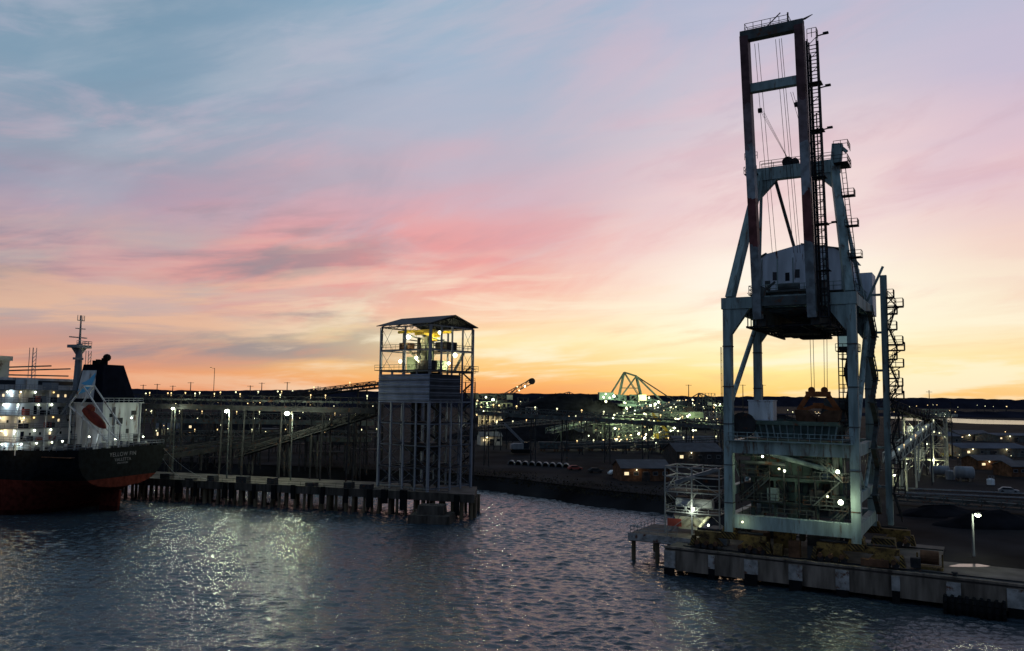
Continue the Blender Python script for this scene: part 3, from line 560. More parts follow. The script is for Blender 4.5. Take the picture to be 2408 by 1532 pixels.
def bogie(u,v):
    mb=MB().box(u-5.2,u+5.2,v-.5,v+.5,1.8,2.6).taper((u-1.2,u+1.2,v-.6,v+.6),2.6,(u-.8,u+.8,v-.6,v+.6),3.6)
    bo=mb.build('bogie_beam','dullyellow',cr)
    for s in (-1,1):
        MB().taper((u+s*3.2-2.1,u+s*3.2+2.1,v-.6,v+.6),.75,(u+s*3.2-1.0,u+s*3.2+1.0,v-.6,v+.6),1.8).build('bogie_truck','dullyellow',bo)
        MB().taper((u+s*5.6-.35,u+s*5.6+.35,v-.7,v+.7),.35,(u+s*5.4-.2,u+s*5.4+.2,v-.5,v+.5),1.9).build('buffer_plate','haz',bo)
        for q in (-1.5,-.1,1.3): MB().tube((u+s*3.2+q,v-1.3,1.0),(u+s*3.2+q,v-.62,1.0),.33,8).build('drive_motor','rusty',bo)
        for k in (-1.5,-.5,.5,1.5): MB().tube((u+s*3.2+k,v-.72,.5),(u+s*3.2+k,v+.72,.5),.42,12).build('wheel','dark',bo)
    MB().box(u-1.0,u+1.0,v-1.0,v-.52,2.0,2.9).build('drive_box','haz',bo)
    MB().tube((u-4.8,v-.3,2.9),(u-1.2,v-.3,2.9),.18,6).tube((u+1.2,v-.3,2.9),(u+4.8,v-.3,2.9),.18,6).build('cable_conduit','dark',bo)
for u in (-LU,LU):
    for v in (0,LV): bogie(u,v)
MB().taper((9.6,13.2,2.6,5.0),1.2,(10.2,13,2.8,4.8),3.4).build('equipment_skid','haz',cr)
MB().taper((-13.6,-11.4,1.4,3.2),.9,(-13.2,-11.8,1.5,3),2.3).build('equipment_skid','haz',cr)
MB().box(9.2,12.6,-1.6,-.9,.3,1.2).build('equipment_box','rusty',cr)
for (px_,py_,vv,en) in ((1977,1182,-1.3,420),(1970,1110,1.2,220),(1845,1108,1.4,90),(1793,1074,1.2,70),(1868,1065,1.6,0),(1832,1103,1.6,0),(1946,1168,1.0,40),(1746,1228,-1,40)):
    p=c(px_,py_,vv); MB().ball(p,.36 if en>400 else (.27 if en>200 else .17)).build('floodlight','lamp' if en>=70 else 'small',cr)
    if en: light(p+V((0,-.9,0)),en,(.9,1,.62),.3,cr)
mb=MB(); uu,vv,z0,z1=-LU-1,0,6,30
mb.beam((uu,vv-.4,z0),(uu,vv-.4,z1),.07).beam((uu,vv+.2,z0),(uu,vv+.2,z1),.07)
for i in range(int(z1-z0)): mb.beam((uu,vv-.4,z0+i),(uu,vv+.2,z0+i),.05)
mb.build('leg_ladder','dark',cr)
# grab bucket
GV=6.0; gp=c(1925,985,GV); gb=thing('grab_bucket','orange rusty clamshell grab bucket hanging over the crane hopper','grab bucket',CR.w((gp.x,GV,gp.z)),CR.a)
hgt=c(1925,918,GV).z-gp.z
MB().box(-1.7,1.7,-.5,.5,hgt-1.0,hgt-.2).tube((-.9,-.2,hgt),(-.9,.2,hgt),.5,10).tube((.9,-.2,hgt),(.9,.2,hgt),.5,10).build('head_block','grabrust',gb)
MB().box(-.7,.7,-.45,.45,1.5,2.3).build('lower_block','grabrust',gb)
for s in (-1,1):
    MB().beam((s*1.4,0,hgt-.8),(s*2.8,0,1.2),.35,.7).beam((s*.3,0,1.9),(s*2.6,0,1.1),.3,.5).build('arm','grabrust',gb)
    MB().ext([(s*.05,-1.6,-1.3),(s*.05,-1.6,.2),(s*1.2,-1.6,1.2),(s*3.1,-1.6,1.3),(s*2.9,-1.6,-.2),(s*1.5,-1.6,-1.3)],(0,3.2,0)).build('shell','rusty',gb)
mb=MB()
for uu in (-.9,-.5,.9,1.3): mb.tube((uu,0,hgt),(uu*1.1,0,33-gp.z),.04,4)
mb.build('rope','dark',gb)
# ---------------------------------------------------------------- frames
def frame_tower(name,label,cat,fr,x0,x1,y0,y1,z0,levels,mt,nx=2,ny=2,w=.3,floors=(),group=None,brace=True):
    r=thing(name,label,cat,fr.w((x0,y0,z0)),fr.a,group); lx=x1-x0; ly=y1-y0; zz=[l-z0 for l in levels]; top=zz[-1]
    xs=[lx*i/nx for i in range(nx+1)]; ys=[ly*i/ny for i in range(ny+1)]
    for i,a in enumerate(xs):
        for j,b_ in enumerate(ys):
            if i in (0,nx) or j in (0,ny): MB().beam((a,b_,0),(a,b_,top),w).build('column',mt,r)
    mb=MB()
    for q in zz:
        for b_ in ys: mb.beam((0,b_,q),(lx,b_,q),w*.8)
        for a in xs: mb.beam((a,0,q),(a,ly,q),w*.8)
    mb.build('floor_beams',mt,r)
    if brace:
        mb=MB(); pz=0
        for k,q in enumerate(zz):
            for i in range(nx):
                a,b_=xs[i],xs[i+1]
                if (i+k)%2: a,b_=b_,a
                for yy in (0,ly): mb.beam((a,yy,pz),(b_,yy,q),w*.4)
            for i in range(ny):
                a,b_=ys[i],ys[i+1]
                if (i+k)%2: a,b_=b_,a
                for xx in (0,lx): mb.beam((xx,a,pz),(xx,b_,q),w*.4)
            pz=q
        mb.build('bracing',mt,r)
    for f in floors: 
        MB().box(.1,lx-.1,.1,ly-.1,f-z0,f-z0+.15).build('grating_floor','dark',r)
        MB().rail([(0,ly,f-z0+.15),(0,0,f-z0+.15),(lx,0,f-z0+.15),(lx,ly,f-z0+.15)],1.1,1.5).build('railing',mt,r)
    return r
tf=frame_tower('transfer_station','pale steel transfer frame lit by a floodlight left of the crane','transfer station',ND,-3.3,5.6,9.5,15.5,.5,[4,7.2,9.6,11.2],'gal',2,1,.22,floors=(3.7,7.2))
MB().taper((2.0,4.8,1,4.5),.8,(1.2,6.5,.5,5.5),3.2).build('chute','cream',tf)
MB().tube((1,3,4.7),(7,3,4.7),.8,10).build('drum','white',tf); MB().box(4.5,8,1.5,4.5,7.2,9.3).build('drive_house','dark',tf); MB().beam((.5,1,.2),(5,1,6.9),.9,.15).build('stair','gal',tf)
MB().beam((1,2,8),(7.5,4,10.3),1.2,.6).build('feed_chute','gal',tf); MB().box(.6,2.6,2.8,5,3.4,5.6).build('motor_house','dark',tf)
MB().box(.3,2.6,.2,.35,1.2,2.4).build('sign_panel','redp',tf)
for (a,b_,z_,en) in ((4.7,-.2,4.2,420),(2.5,4,8.6,180),(6.2,3,1.4,130)):
    MB().ball((a,b_,z_),.28 if en>300 else .18).build('lamp_bulb','lamp',tf); light((a,b_-.8,z_),en,(.92,1,.72),.3,tf)
# ---------------------------------------------------------------- left pier
PD=Fr((-7.6,172.4,5.0),math.atan2(-.2975,.9547))
pier=thing('pier','long low pier on many concrete piles below the open tower','pier',PD.o,PD.a)
MB().ext([(-150,0,-1.1),(0,0,-1.1),(-5.2,16.5,-1.1),(-150,16.5,-1.1)],(0,0,1.1)).build('deck','deck',pier); MB().box(-150,.15,-.25,0,-1.5,.25).build('edge_beam','pierconc',pier)
for i in range(50):
    jx=rnd.uniform(-.5,.5); r_=rnd.choice((.28,.34,.34,.5)); MB().tube((-1.2-i*2.1+jx,.6+rnd.uniform(-.3,.5),-7),(-1.2-i*2.1+jx,.8,-1.1),r_,8).build('pile','pile',pier)
mb=MB()
for i in range(34):
    for v in (6.5,12): mb.tube((-3.2-i*3.1,v,-7),(-3.2-i*3.1,v,-1.1),.36,7)
mb.build('rear_piles','pile',pier)['kind']='stuff'
for i in range(5): MB().tube((-.7-i*1.05,2.5+i*3,-7),(-.7-i*1.05,2.5+i*3,-1.1),.4,9).build('pile','pile',pier)
for px_ in (420,460,530,545,598,645,690,760,815,870,905,950,1075): 
    u=PD.v(px_,1140,-.4).x; w_=rnd.uniform(.3,.8); MB().box(u-w_,u+w_,-.75,-.25,rnd.uniform(-4.2,-2.4),rnd.uniform(-.1,.6)).build('fender_panel','black',pier)
for i,px_ in enumerate((395,450,500,575,640,735,820,865)):
    u=PD.v(px_,1130,2).x; MB().box(u-rnd.uniform(.6,1.8),u+1.0,1.2,3,0,rnd.uniform(.5,1.6)).build('deck_box','dark',pier)
MB().rail([(-6,.3,0),(-90,.3,0)],1.1,3,.04).build('railing','dark',pier)
g=G(1012,1232,0); tag(MB((g.x,g.y,0)).hexa([g+V(q) for q in ((-5,0,-2),(4.2,-1.5,-2),(5,6,-2),(-4,7,-2),(-4.6,.3,1.6),(3.9,-1.1,1.6),(4.6,5.6,1.6),(-3.7,6.6,1.6))]).hexa([g+V(q) for q in ((-3,1.5,1.6),(2.6,.6,1.6),(3,5,1.6),(-2.6,5.5,1.6),(-2.8,1.7,3.4),(2.4,.8,3.4),(2.8,4.8,3.4),(-2.4,5.3,3.4))]).build('mooring_dolphin','pierconc'),'squat concrete mooring dolphin in the water at the tower foot','dolphin')
# ---------------------------------------------------------------- open tower
TW=Fr((-18.0,177.5,5.0),math.atan2(.78,.62)); LX,LY=14.2,15.9
tw=thing('loading_tower','tall open steel loading tower with gabled roof and lit upper floors','tower',TW.o,TW.a)
def tz(py): return TW.v(1012,py,0).z
ze,zf1,zf2,zc1,zc0=tz(764),tz(822),tz(872),tz(880),tz(946)
xs=[LX*i/4 for i in range(5)]; ys=[LY*i/4 for i in range(5)]
for i,a in enumerate(xs):
    for j,b_ in enumerate(ys):
        if i in (0,4) or j in (0,4): MB().beam((a,b_,0),(a,b_,ze if (i%2==0 and j%2==0) or (i in (0,4) and j in (0,4)) or (j==0) else zf2),.5 if (i in(0,4) and j in (0,4)) else .32).build('column','towersteel',tw)
        elif i==2 or j==2: MB().beam((a,b_,0),(a,b_,zf2),.36).build('column','dark',tw)
lev=[.6,zc0*.25,zc0*.5,zc0*.75,zc0,zf2,zf1,ze]
for q in lev:
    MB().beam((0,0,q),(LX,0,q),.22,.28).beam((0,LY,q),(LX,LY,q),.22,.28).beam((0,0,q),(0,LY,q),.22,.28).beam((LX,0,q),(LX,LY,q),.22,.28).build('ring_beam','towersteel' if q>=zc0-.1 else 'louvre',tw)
for k in range(len(lev)-1):
    z0,z1=lev[k],lev[k+1]
    if z0>=zc0-.1 and z0<zf2-.1: continue
    wb=.09 if z0<zc0-.1 else .06
    for face in range(4):
        mb=MB(); L_=LX if face<2 else LY; nb=2 if z0<zc0-.1 else 1
        for i in range(nb):
            f0,f1=(i/nb,(i+1)/nb) if nb>1 else (.75,1)
            a,b_=L_*f0,L_*f1
            P_=(lambda s_,z_:(s_,(0,LY)[face],z_)) if face<2 else (lambda s_,z_:((0,LX)[face-2],s_,z_))
            mb.beam(P_(a,z0),P_(b_,z1),wb).beam(P_(b_,z0),P_(a,z1),wb)
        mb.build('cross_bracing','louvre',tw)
for q in lev[1:4]:
    mb=MB()
    for b_ in ys[1:4]: mb.beam((0,b_,q),(LX,b_,q),.3)
    for a in xs[1:4]: mb.beam((a,0,q),(a,LY,q),.3)
    mb.build('inner_floor_beams','dark',tw)
mb=MB()
for k in range(6): mb.beam((3+(k%2)*6,4,zc0*k/6),(9-(k%2)*6,4,zc0*(k+1)/6),.8,.2).rail([(3+(k%2)*6,3.6,zc0*k/6),(9-(k%2)*6,3.6,zc0*(k+1)/6)],1,1.2)
mb.build('inner_stair','dark',tw)
MB().tube((7,11,.5),(7,11,zc0),1.2,12).build('discharge_pipe','dark',tw); MB().box(4,10,7,12,zc0*.42,zc0*.5).build('gear_house','dark',tw)
for q,a0,a1,b0_,b1_ in ((lev[2],5,13,5,14),(lev[3],1,9,6,15)): MB().box(a0,a1,b0_,b1_,q+.19,q+.32).build('grating_floor','dark',tw)
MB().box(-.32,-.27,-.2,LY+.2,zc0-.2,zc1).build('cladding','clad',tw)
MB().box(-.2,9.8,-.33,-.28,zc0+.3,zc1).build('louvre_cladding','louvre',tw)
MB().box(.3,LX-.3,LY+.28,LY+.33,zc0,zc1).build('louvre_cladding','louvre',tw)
for i in range(12):
    q=zc0+.1+i*(zc1-zc0)/12; MB().box(-.48,-.32,-.2,LY+.2,q,q+.1).build('cladding_rail','louvre' if i%3==0 else 'clad',tw)
    MB().box(-.2,9.8,-.5,-.33,q+.3,q+.42).build('cladding_rail','towersteel' if i%3==0 else 'louvre',tw)
for q in (zf2,zf1):
    MB().box(.2,LX-.2,.2,5.1,q+.19,q+.3).box(.2,4.5,5.1,LY-.2,q+.19,q+.3).box(9.6,LX-.2,5.1,LY-.2,q+.19,q+.3).build('grating_floor','dark',tw)
    o2=1.0 if q==zf2 else 0
    MB().rail([(-o2,LY+o2,q+.3),(-o2,-o2,q+.3),(LX+o2,-o2,q+.3),(LX+o2,LY,q+.3)],1.1,1.5).build('railing','dark',tw)
MB().box(-1.05,0-.3,-1,LY+1,zf2+.1,zf2+.25).box(-.3,LX+1,-1.05,-.3,zf2+.1,zf2+.25).build('walkway','dark',tw)
rg=2.4; ov=.9
MB().beam((-ov,LY/2,ze+.35),(LX*.5,LY/2,ze+rg+.3),LY+2*ov,.16).beam((LX*.5,LY/2,ze+rg+.3),(LX+ov,LY/2,ze+.35),LY+2*ov,.16).build('roof','roof',tw)
mb=MB()
for yy in (0,LY/3,2*LY/3,LY):
    mb.beam((0,yy,ze+.2),(LX/2,yy,ze+rg),.2).beam((LX/2,yy,ze+rg),(LX,yy,ze+.2),.2)
    for k in range(1,6):
        a=LX*k/6; hh=rg*(1-abs(a-LX/2)/(LX/2)); mb.beam((a,yy,ze),(a,yy,ze+hh),.1).beam((a,yy,ze+hh),(a+(LX/6 if k<3 else -LX/6),yy,ze),.08)
mb.build('roof_truss','dark',tw)
MB().beam((3.5,2,ze-.9),(3.5,LY-2,ze-.9),.5,.6).beam((9,2,ze-.9),(9,LY-2,ze-.9),.5,.6).beam((3.5,6,ze-1.6),(9,6,ze-1.6),.6,.7).build('hoist_beam','yellow',tw)
MB().box(5.4,7.4,5,7,ze-3,ze-2).build('hoist_trolley','yellow',tw)
MB().tube((6.5,7.5,zf1-1),(6.5,7.5,zf1+3.2),1.7,14).tube((6.5,7.5,zf1-3.8),(6.5,7.5,zf1-1),.8,14,1.7).build('surge_bin','cream',tw)
MB().box(5,8.5,9.5,12.5,zf2,zf2+3.5).build('drive_house','green',tw)
MB().box(8.4,12,3,6.5,zf1+.3,zf1+2.3).build('gearbox','dark',tw); MB().box(2,4,9,12,zf1+.3,zf1+1.9).build('gearbox','rusty',tw); MB().box(9,11,10,13,zf1+.3,zf1+2.6).build('gearbox','green',tw)
MB().beam((10,2,zf2),(13.4,2,zf1),.8,.2).beam((2.5,3,zf2),(2.5,9,zf1),.8,.2).build('upper_stair','cream',tw)
MB().box(1.5,4,2,5,zf2+.3,zf2+2.4).build('control_cabinet','dark',tw); MB().box(9.5,13,7,11,zf2+.3,zf2+2.8).build('control_cabinet','green',tw)
for i in range(9):
    a,b_=rnd.uniform(1.5,12),rnd.uniform(2,14); MB().tube((a,b_,zf2+.3),(a,b_,zf1+rnd.uniform(0,3.5)),rnd.uniform(.15,.35),7).build('vent_pipe',rnd.choice(('green','dark','cream')),tw)
for i in range(5):
    b_=rnd.uniform(1,14); MB().tube((.8,b_,zf1+rnd.uniform(.5,4)),(13,b_+rnd.uniform(-1,1),zf1+rnd.uniform(.5,4)),.14,6).build('service_pipe',rnd.choice(('green','dark')),tw)
MB().box(4.8,9.4,5,11,zc0,zc1+.6).build('machinery','dark',tw)
for (a,b_,z_,en) in ((1.5,8.5,zf1+3.2,1500),(1.2,5.5,zf2+3.0,900),(1.5,11,zf2+2.3,1000),(12.5,4,zf1-.6,1200),(12.5,6,zf2+2.2,400),(6,3,ze-1.2,700)):
    MB().ball((a,b_,z_),.5 if en>1000 else .36).build('work_lamp','lamp',tw); light((a,b_,z_-.5),en,(1,.93,.52),.3,tw)
MB().ball((LX+.3,4,tz(1000)),.24).build('work_lamp','lamp',tw); light((LX+.8,3.6,tz(1000)),150,(.92,1,.8),.3,tw)
mb=MB()
for i in range(11):
    z0=tz(1100)+i*2.1; mb.box(LX+.3,LX+2.2,1,4,z0,z0+.08); mb.beam((LX+1.3,1 if i%2 else 4,z0),(LX+1.3,4 if i%2 else 1,z0+2.1),.6,.12); mb.rail([(LX+2.2,1,z0),(LX+2.2,4,z0)],1,1)
mb.beam((LX+2.2,1,0),(LX+2.2,1,tz(895)),.2).beam((LX+2.2,4,0),(LX+2.2,4,tz(895)),.2); mb.build('stair_tower','dark',tw)
# ---------------------------------------------------------------- conveyors
def conveyor(label,p,q,w,h,sup,gz,mt,name='conveyor_gallery',lamps=0,len_=3.2,splay=.1,top=None,sided=False):
    p=V(p);q=V(q); off=V((p.x,p.y,gz)); r=thing(name,label,'conveyor',off); d=q-p; Lh=d.length; sd=V((d.y,-d.x,0)).normalized()*w/2; n=max(2,int(Lh/len_))
    MB(off).beam(p,q,w,.3).build('deck','dark',r)
    for s in (-1,1): MB(off).truss(p+sd*s,q+sd*s,h,n,.2).build('side_truss',mt,r)
    MB(off).beam(p+V((0,0,h*.55)),q+V((0,0,h*.55)),w*.5,.5).build('belt_cover',top or mt,r)
    if sided: MB(off).beam(p+sd*1.1-V((0,0,.5)),q+sd*1.1-V((0,0,.5)),.12,1.3).build('side_girder',mt,r)
    for i in range(sup):
        t_=(i+.5+rnd.uniform(-.3,.3))/sup; a=p.lerp(q,t_)
        if a.z-gz<1.5: continue
        mb=MB(off); hh=a.z-gz
        for s in (-1,1): mb.beam(a+sd*s,V((a.x,a.y,gz))+sd*s*(1+splay*hh/6),.36)
        m_=max(1,int(hh/7))
        for k in range(m_):
            z0=gz+hh*k/m_; z1=gz+hh*(k+1)/m_; f0=1+splay*(hh-(z0-gz))/6; f1=1+splay*(hh-(z1-gz))/6
            mb.beam(V((a.x,a.y,z0))-sd*f0,V((a.x,a.y,z1))+sd*f1,.14).beam(V((a.x,a.y,z1))-sd*f1,V((a.x,a.y,z1))+sd*f1,.16)
        mb.build('support_bent','dark' if mt in ('dark','hopper','crane_dark') else mt,r)
    for i in range(lamps):
        a=p.lerp(q,(i+rnd.uniform(.2,.8))/lamps)+V((0,0,h+.5))+sd; MB(off).ball(a,.17 if a.y<260 else .27,6,4).tube(a,a-V((0,0,.8)),.05,4).build('walkway_lamp',rnd.choice(('warm','small')),r)
    return r
conveyor('long high conveyor gallery on trestles between ship and tower',A(325,950,222),A(892,962,196),3.4,2.6,7,5,'dark',lamps=9,top='crane_dark',sided=True)
conveyor('conveyor gallery climbing to the tower clad section',A(560,1075,212),A(890,975,197),2.6,1.6,4,5,'dark')
conveyor('upper conveyor rising gently towards the tower, seen above the long gallery',A(640,940,262),A(893,912,205),2.6,1.6,3,5,'dark',lamps=3)
conveyor('low conveyor behind the pier trestles running left',A(360,1075,215),A(700,1022,235),2.4,1.6,4,5,'dark',sided=True)
conveyor('walkway conveyor high behind the left trestles',A(330,942,300),A(760,936,285),3,2,5,LZ,'dark',lamps=10,sided=True)
conveyor('middle level conveyor in the layered trestles left of the tower',A(335,985,250),A(885,992,232),3,2,5,LZ,'crane_dark',lamps=8,sided=True,top='dark')
conveyor('lower level conveyor in the layered trestles left of the tower',A(420,1028,262),A(880,1030,240),3,2,4,LZ,'crane_dark',lamps=6,sided=True,top='dark')
conveyor('long conveyor crossing the yard from tower to crane',A(1118,968,262),A(1712,1003,300),3.2,2.0,7,LZ,'crane_dark',lamps=12,sided=True)
conveyor('sloping conveyor dropping towards the right-hand yard',A(2085,958,215),A(2230,1005,300),2.8,2,4,LZ,'dark')
conveyor('bright lit conveyor climbing to the right-hand transfer tower',A(2092,1090,200),A(2185,1010,235),3,2.4,3,LZ,'cream',lamps=7)
conveyor('sloping boom conveyor inside the crane legs',A(1800,1130,165),A(1885,1075,172),2.2,1.6,3,LZ,'hopper',lamps=3)
conveyor('low ground conveyor running behind the wharf on the right',G(2095,1175,4.5),G(2500,1205,4.5),2.4,1.4,12,LZ,'crane_dark')
conveyor('far low conveyor on the left edge of the middle yard',A(1130,1012,330),A(1420,985,420),3,2.2,7,LZ,'crane_dark',lamps=9)
conveyor('conveyor climbing right across the middle yard towards the stackers',A(1290,1020,400),A(1600,950,560),3.5,2.6,6,LZ,'green',lamps=11)
conveyor('conveyor falling right from the large stacker towards the crane',A(1500,960,520),A(1705,1015,400),3.5,2.6,5,LZ,'green',lamps=9)
conveyor('low dark conveyor in front of the middle yard machines',A(1340,1052,320),A(1690,1040,340),3,2,7,LZ,'crane_dark',lamps=9)
for i,(px_,py_,wpx,hpx,lab) in enumerate(((360,1100,60,80,'dark steel gantry frame nearest the ship stern'),(452,1096,70,75,'dark pipe gantry right of the ship stern'),(720,1092,90,100,'dark steel frame behind the third street lamp'),(820,1090,70,110,'dark steel frame beside the open tower'),(640,1060,200,60,'wide dark pipe rack behind the street lamps'),(400,1060,150,70,'wide dark pipe rack behind the ship stern'))):
    g=G(px_,py_,LZ+1); sc=g.y/1890; f=Fr((g.x,g.y,LZ),R_(-14+5*i)); hz=hpx*sc
    frame_tower('steel_gantry',lab,'gantry',f,0,wpx*sc,0,7,0,[hz*.35,hz*.7,hz],'dark',2 if wpx<100 else 4,1,.34,floors=(hz*.35,hz*.7,))
for i,(px_,py_,wpx,hpx,lab) in enumerate(((420,1015,60,36,'low dark conveyor house left of the second street lamp'),(588,1050,50,40,'dark transfer house between the two pier lamps'),(772,1046,64,46,'dark transfer house left of the open tower'),(845,985,40,34,'small dark house high beside the open tower'))):
    g=G(px_,1085,LZ); sc=g.y/1890; b0z=A(px_,py_,g.y).z; b1z=A(px_,py_-hpx,g.y).z; r=thing('transfer_house',lab,'shed',(g.x,g.y,LZ),R_(-15)); w_=wpx*sc
    MB().box(0,w_,0,6,b0z-LZ,b1z-LZ).build('wall','dark',r); MB().box(-.3,w_+.3,-.3,6.3,b1z-LZ,b1z-LZ+.3).build('roof','roof',r)
    for a in (.3,w_-.3):
        for v in (.3,5.7): MB().beam((a,v,0),(a,v,b0z-LZ),.36).build('leg','dark',r)
    MB().box(w_*.4,w_*.4+.9,-.06,-.01,b0z-LZ+1.2,b0z-LZ+2.0).build('window','lit',r); MB().ball((w_*.8,-.5,b1z-LZ-.6),.16).build('wall_lamp','small',r)
# ---------------------------------------------------------------- street lamps
def lamp(base,h,label,en=500,arm=1.6,mt='crane_dark',warm=False,r=.42,name='street_lamp',group=None,dirx=-1):
    L_=thing(name,label,'street lamp',base,0,group)
    MB().tube((0,0,0),(0,0,h),.2,8,.12).build('pole',mt,L_); MB().tube((0,0,h-.3),(dirx*arm,-.4,h+.2),.07,6).build('arm',mt,L_)
    MB().taper((dirx*arm-.3,dirx*arm+.3,-.75,-.1),h+.05,(dirx*arm-.22,dirx*arm+.22,-.65,-.2),h+.32).build('lamp_head','dark',L_)
    MB().ball((dirx*arm,-.42,h-.08),r,8,6,(1,1,.7)).build('bulb','warm' if warm else 'lamp',L_)
    if en: light((dirx*arm,-1.1,h-.6),en,WARM if warm else (.92,1,.66),.6,L_)
    return L_
def lamp_px(px_,top,bot,z,label,**k):
    g=G(px_,bot,z); t_=A(px_,top,g.y); return lamp(g,t_.z-z,label,**k)
lamp_px(533,966,1126,5,'tall lit street lamp on the pier, second from the ship',en=6000,dirx=-.3,r=.6)
lamp_px(683,972,1131,5,'tall lit street lamp on the pier midway between ship and tower',en=7500,dirx=-.8,r=.68)
lamp_px(405,960,1112,5,'tall lit street lamp on the pier nearest the ship stern',en=2000,dirx=-.3,r=.45)
lamp_px(607,984,1095,4,'slim lamp with small head standing behind the pier conveyors',en=500,r=.26)
lamp_px(497,866,1040,4,'very tall dark light mast rising above the trestles on the left',en=0,r=.12,warm=True,mt='dark')
lamp_px(2290,1209,1308,3.8,'lit street lamp standing alone on the wharf at right',en=700,dirx=.9,arm=.6,r=.42,mt='gal')
lamp_px(1166,940,1040,4,'lit yard lamp just right of the open tower',en=4000,r=.7)
lamp_px(2117,1117,1150,4,'short yard lamp by the foot of the right lit conveyor',en=500,r=.3)
def upole(px_,top,bot,z,label,arms=2,group=None):
    g=G(px_,bot,z); h=A(px_,top,g.y).z-z; r=thing('utility_pole',label,'utility pole',g,0,group); k=g.y/130
    MB().tube((0,0,0),(0,0,h),.11*k,7,.06*k).build('pole','dark',r)
    mb=MB()
    for i in range(arms): mb.beam((-.5*k,0,h-.5-1.0*i*k),(.5*k,0,h-.5-1.0*i*k),.06*k)
    mb.build('crossarm','dark',r)
upole(2192,918,1142,3.8,'tall dark utility pole right of the crane',1)
upole(2240,945,1080,4,'thin pole behind the right transfer tower',1)
for px_ in (1795,1748,1620): upole(px_,905,1000,4,'slim dark pole on the skyline near the crane legs',1,'poles on the skyline')
for px_ in (332,365,402,444,585,612,672,745): upole(px_,rnd.randint(898,910),1000,4,'thin dark pole standing along the left skyline',1,'poles along the left skyline')
# ---------------------------------------------------------------- ship
SH=Fr((-84.9,178.7,0),math.atan2(.955,.295))
sh=thing('cargo_ship','dark hulled cargo ship with white superstructure moored at left','ship',SH.o,SH.a)
ZD=13.4
st=[(0,5.4,12.6,13.9),(2,5.0,13.6,13.9),(5,4.0,14.2,13.8),(9,2.0,14.4,13.7),(13,-1,14.5,13.6),(18,-4,14.5,13.5),(26,-6,14.5,13.4),(60,-6,14.5,13.4),(120,-6,14.5,13.4)]
K=14; vs=[];fs=[]
for (yy,zb,B,zd) in st:
    ex=2/2.7 if yy<10 else 2/(2.7+min(6,(yy-10)*.25))
    half=[(B*math.sin(t_)**ex,zb+(zd-zb)*(1-math.cos(t_)**ex)) for t_ in [math.pi/2*i/K for i in range(K+1)]]
    vs+=[(-a,yy,b_) for a,b_ in reversed(half)]+[(a,yy,b_) for a,b_ in half[1:]]
n=2*K+1
for i in range(len(st)-1):
    for j in range(n-1): fs.append((i*n+j,(i+1)*n+j,(i+1)*n+j+1,i*n+j+1))
fs.append(tuple(range(n)))
hu=MB().add(vs,fs).build('hull','hull',sh)
MB().box(-14.3,14.3,.6,120,ZD-1.1,ZD-.9).build('main_deck','rusty',sh)
MB().ext([(-.35,.5,4.5),(-.35,5.5,4.5),(-.35,6,-3),(-.35,1.2,-3)],(.7,0,0)).build('rudder','hull',sh)
MB().rail([(-14.3,60,ZD+.1),(-14.3,4,ZD+.1),(-12.5,.3,ZD+.4),(12.5,.3,ZD+.4),(14.3,4,ZD+.1),(14.3,40,ZD+.1)],1.1,1.8,.05).build('stern_railing','gal',sh)
for s in (-8,-4,4,8): MB().tube((s,2.2,ZD-.9),(s,2.2,ZD+.5),.3,8).tube((s+.9,2.2,ZD-.9),(s+.9,2.2,ZD+.5),.3,8).build('mooring_bitts','dark',sh)
MB().box(8,11,3,6,ZD-.9,ZD+.8).build('mooring_winch','dark',sh); MB().tube((-7,5,ZD),(-4.5,5,ZD),.7,12).build('mooring_winch','dark',sh)
for i in range(12):
    a,b_=rnd.uniform(-12,12),rnd.uniform(3,7); MB().box(a,a+rnd.uniform(.5,1.6),b_,b_+1,ZD-.9,ZD+rnd.uniform(.2,1.6)).build('deck_gear',rnd.choice(('gal','dark','offwhite')),sh)
zt0=ZD-.9; th_=2.75
tiers=[(-13.6,13.2,16.5,44),(-13.2,12.8,17,43),(-12.6,12.2,17.5,42),(-12.0,11.4,18,41),(-11,10,18.5,38)]
sup_lights=[]
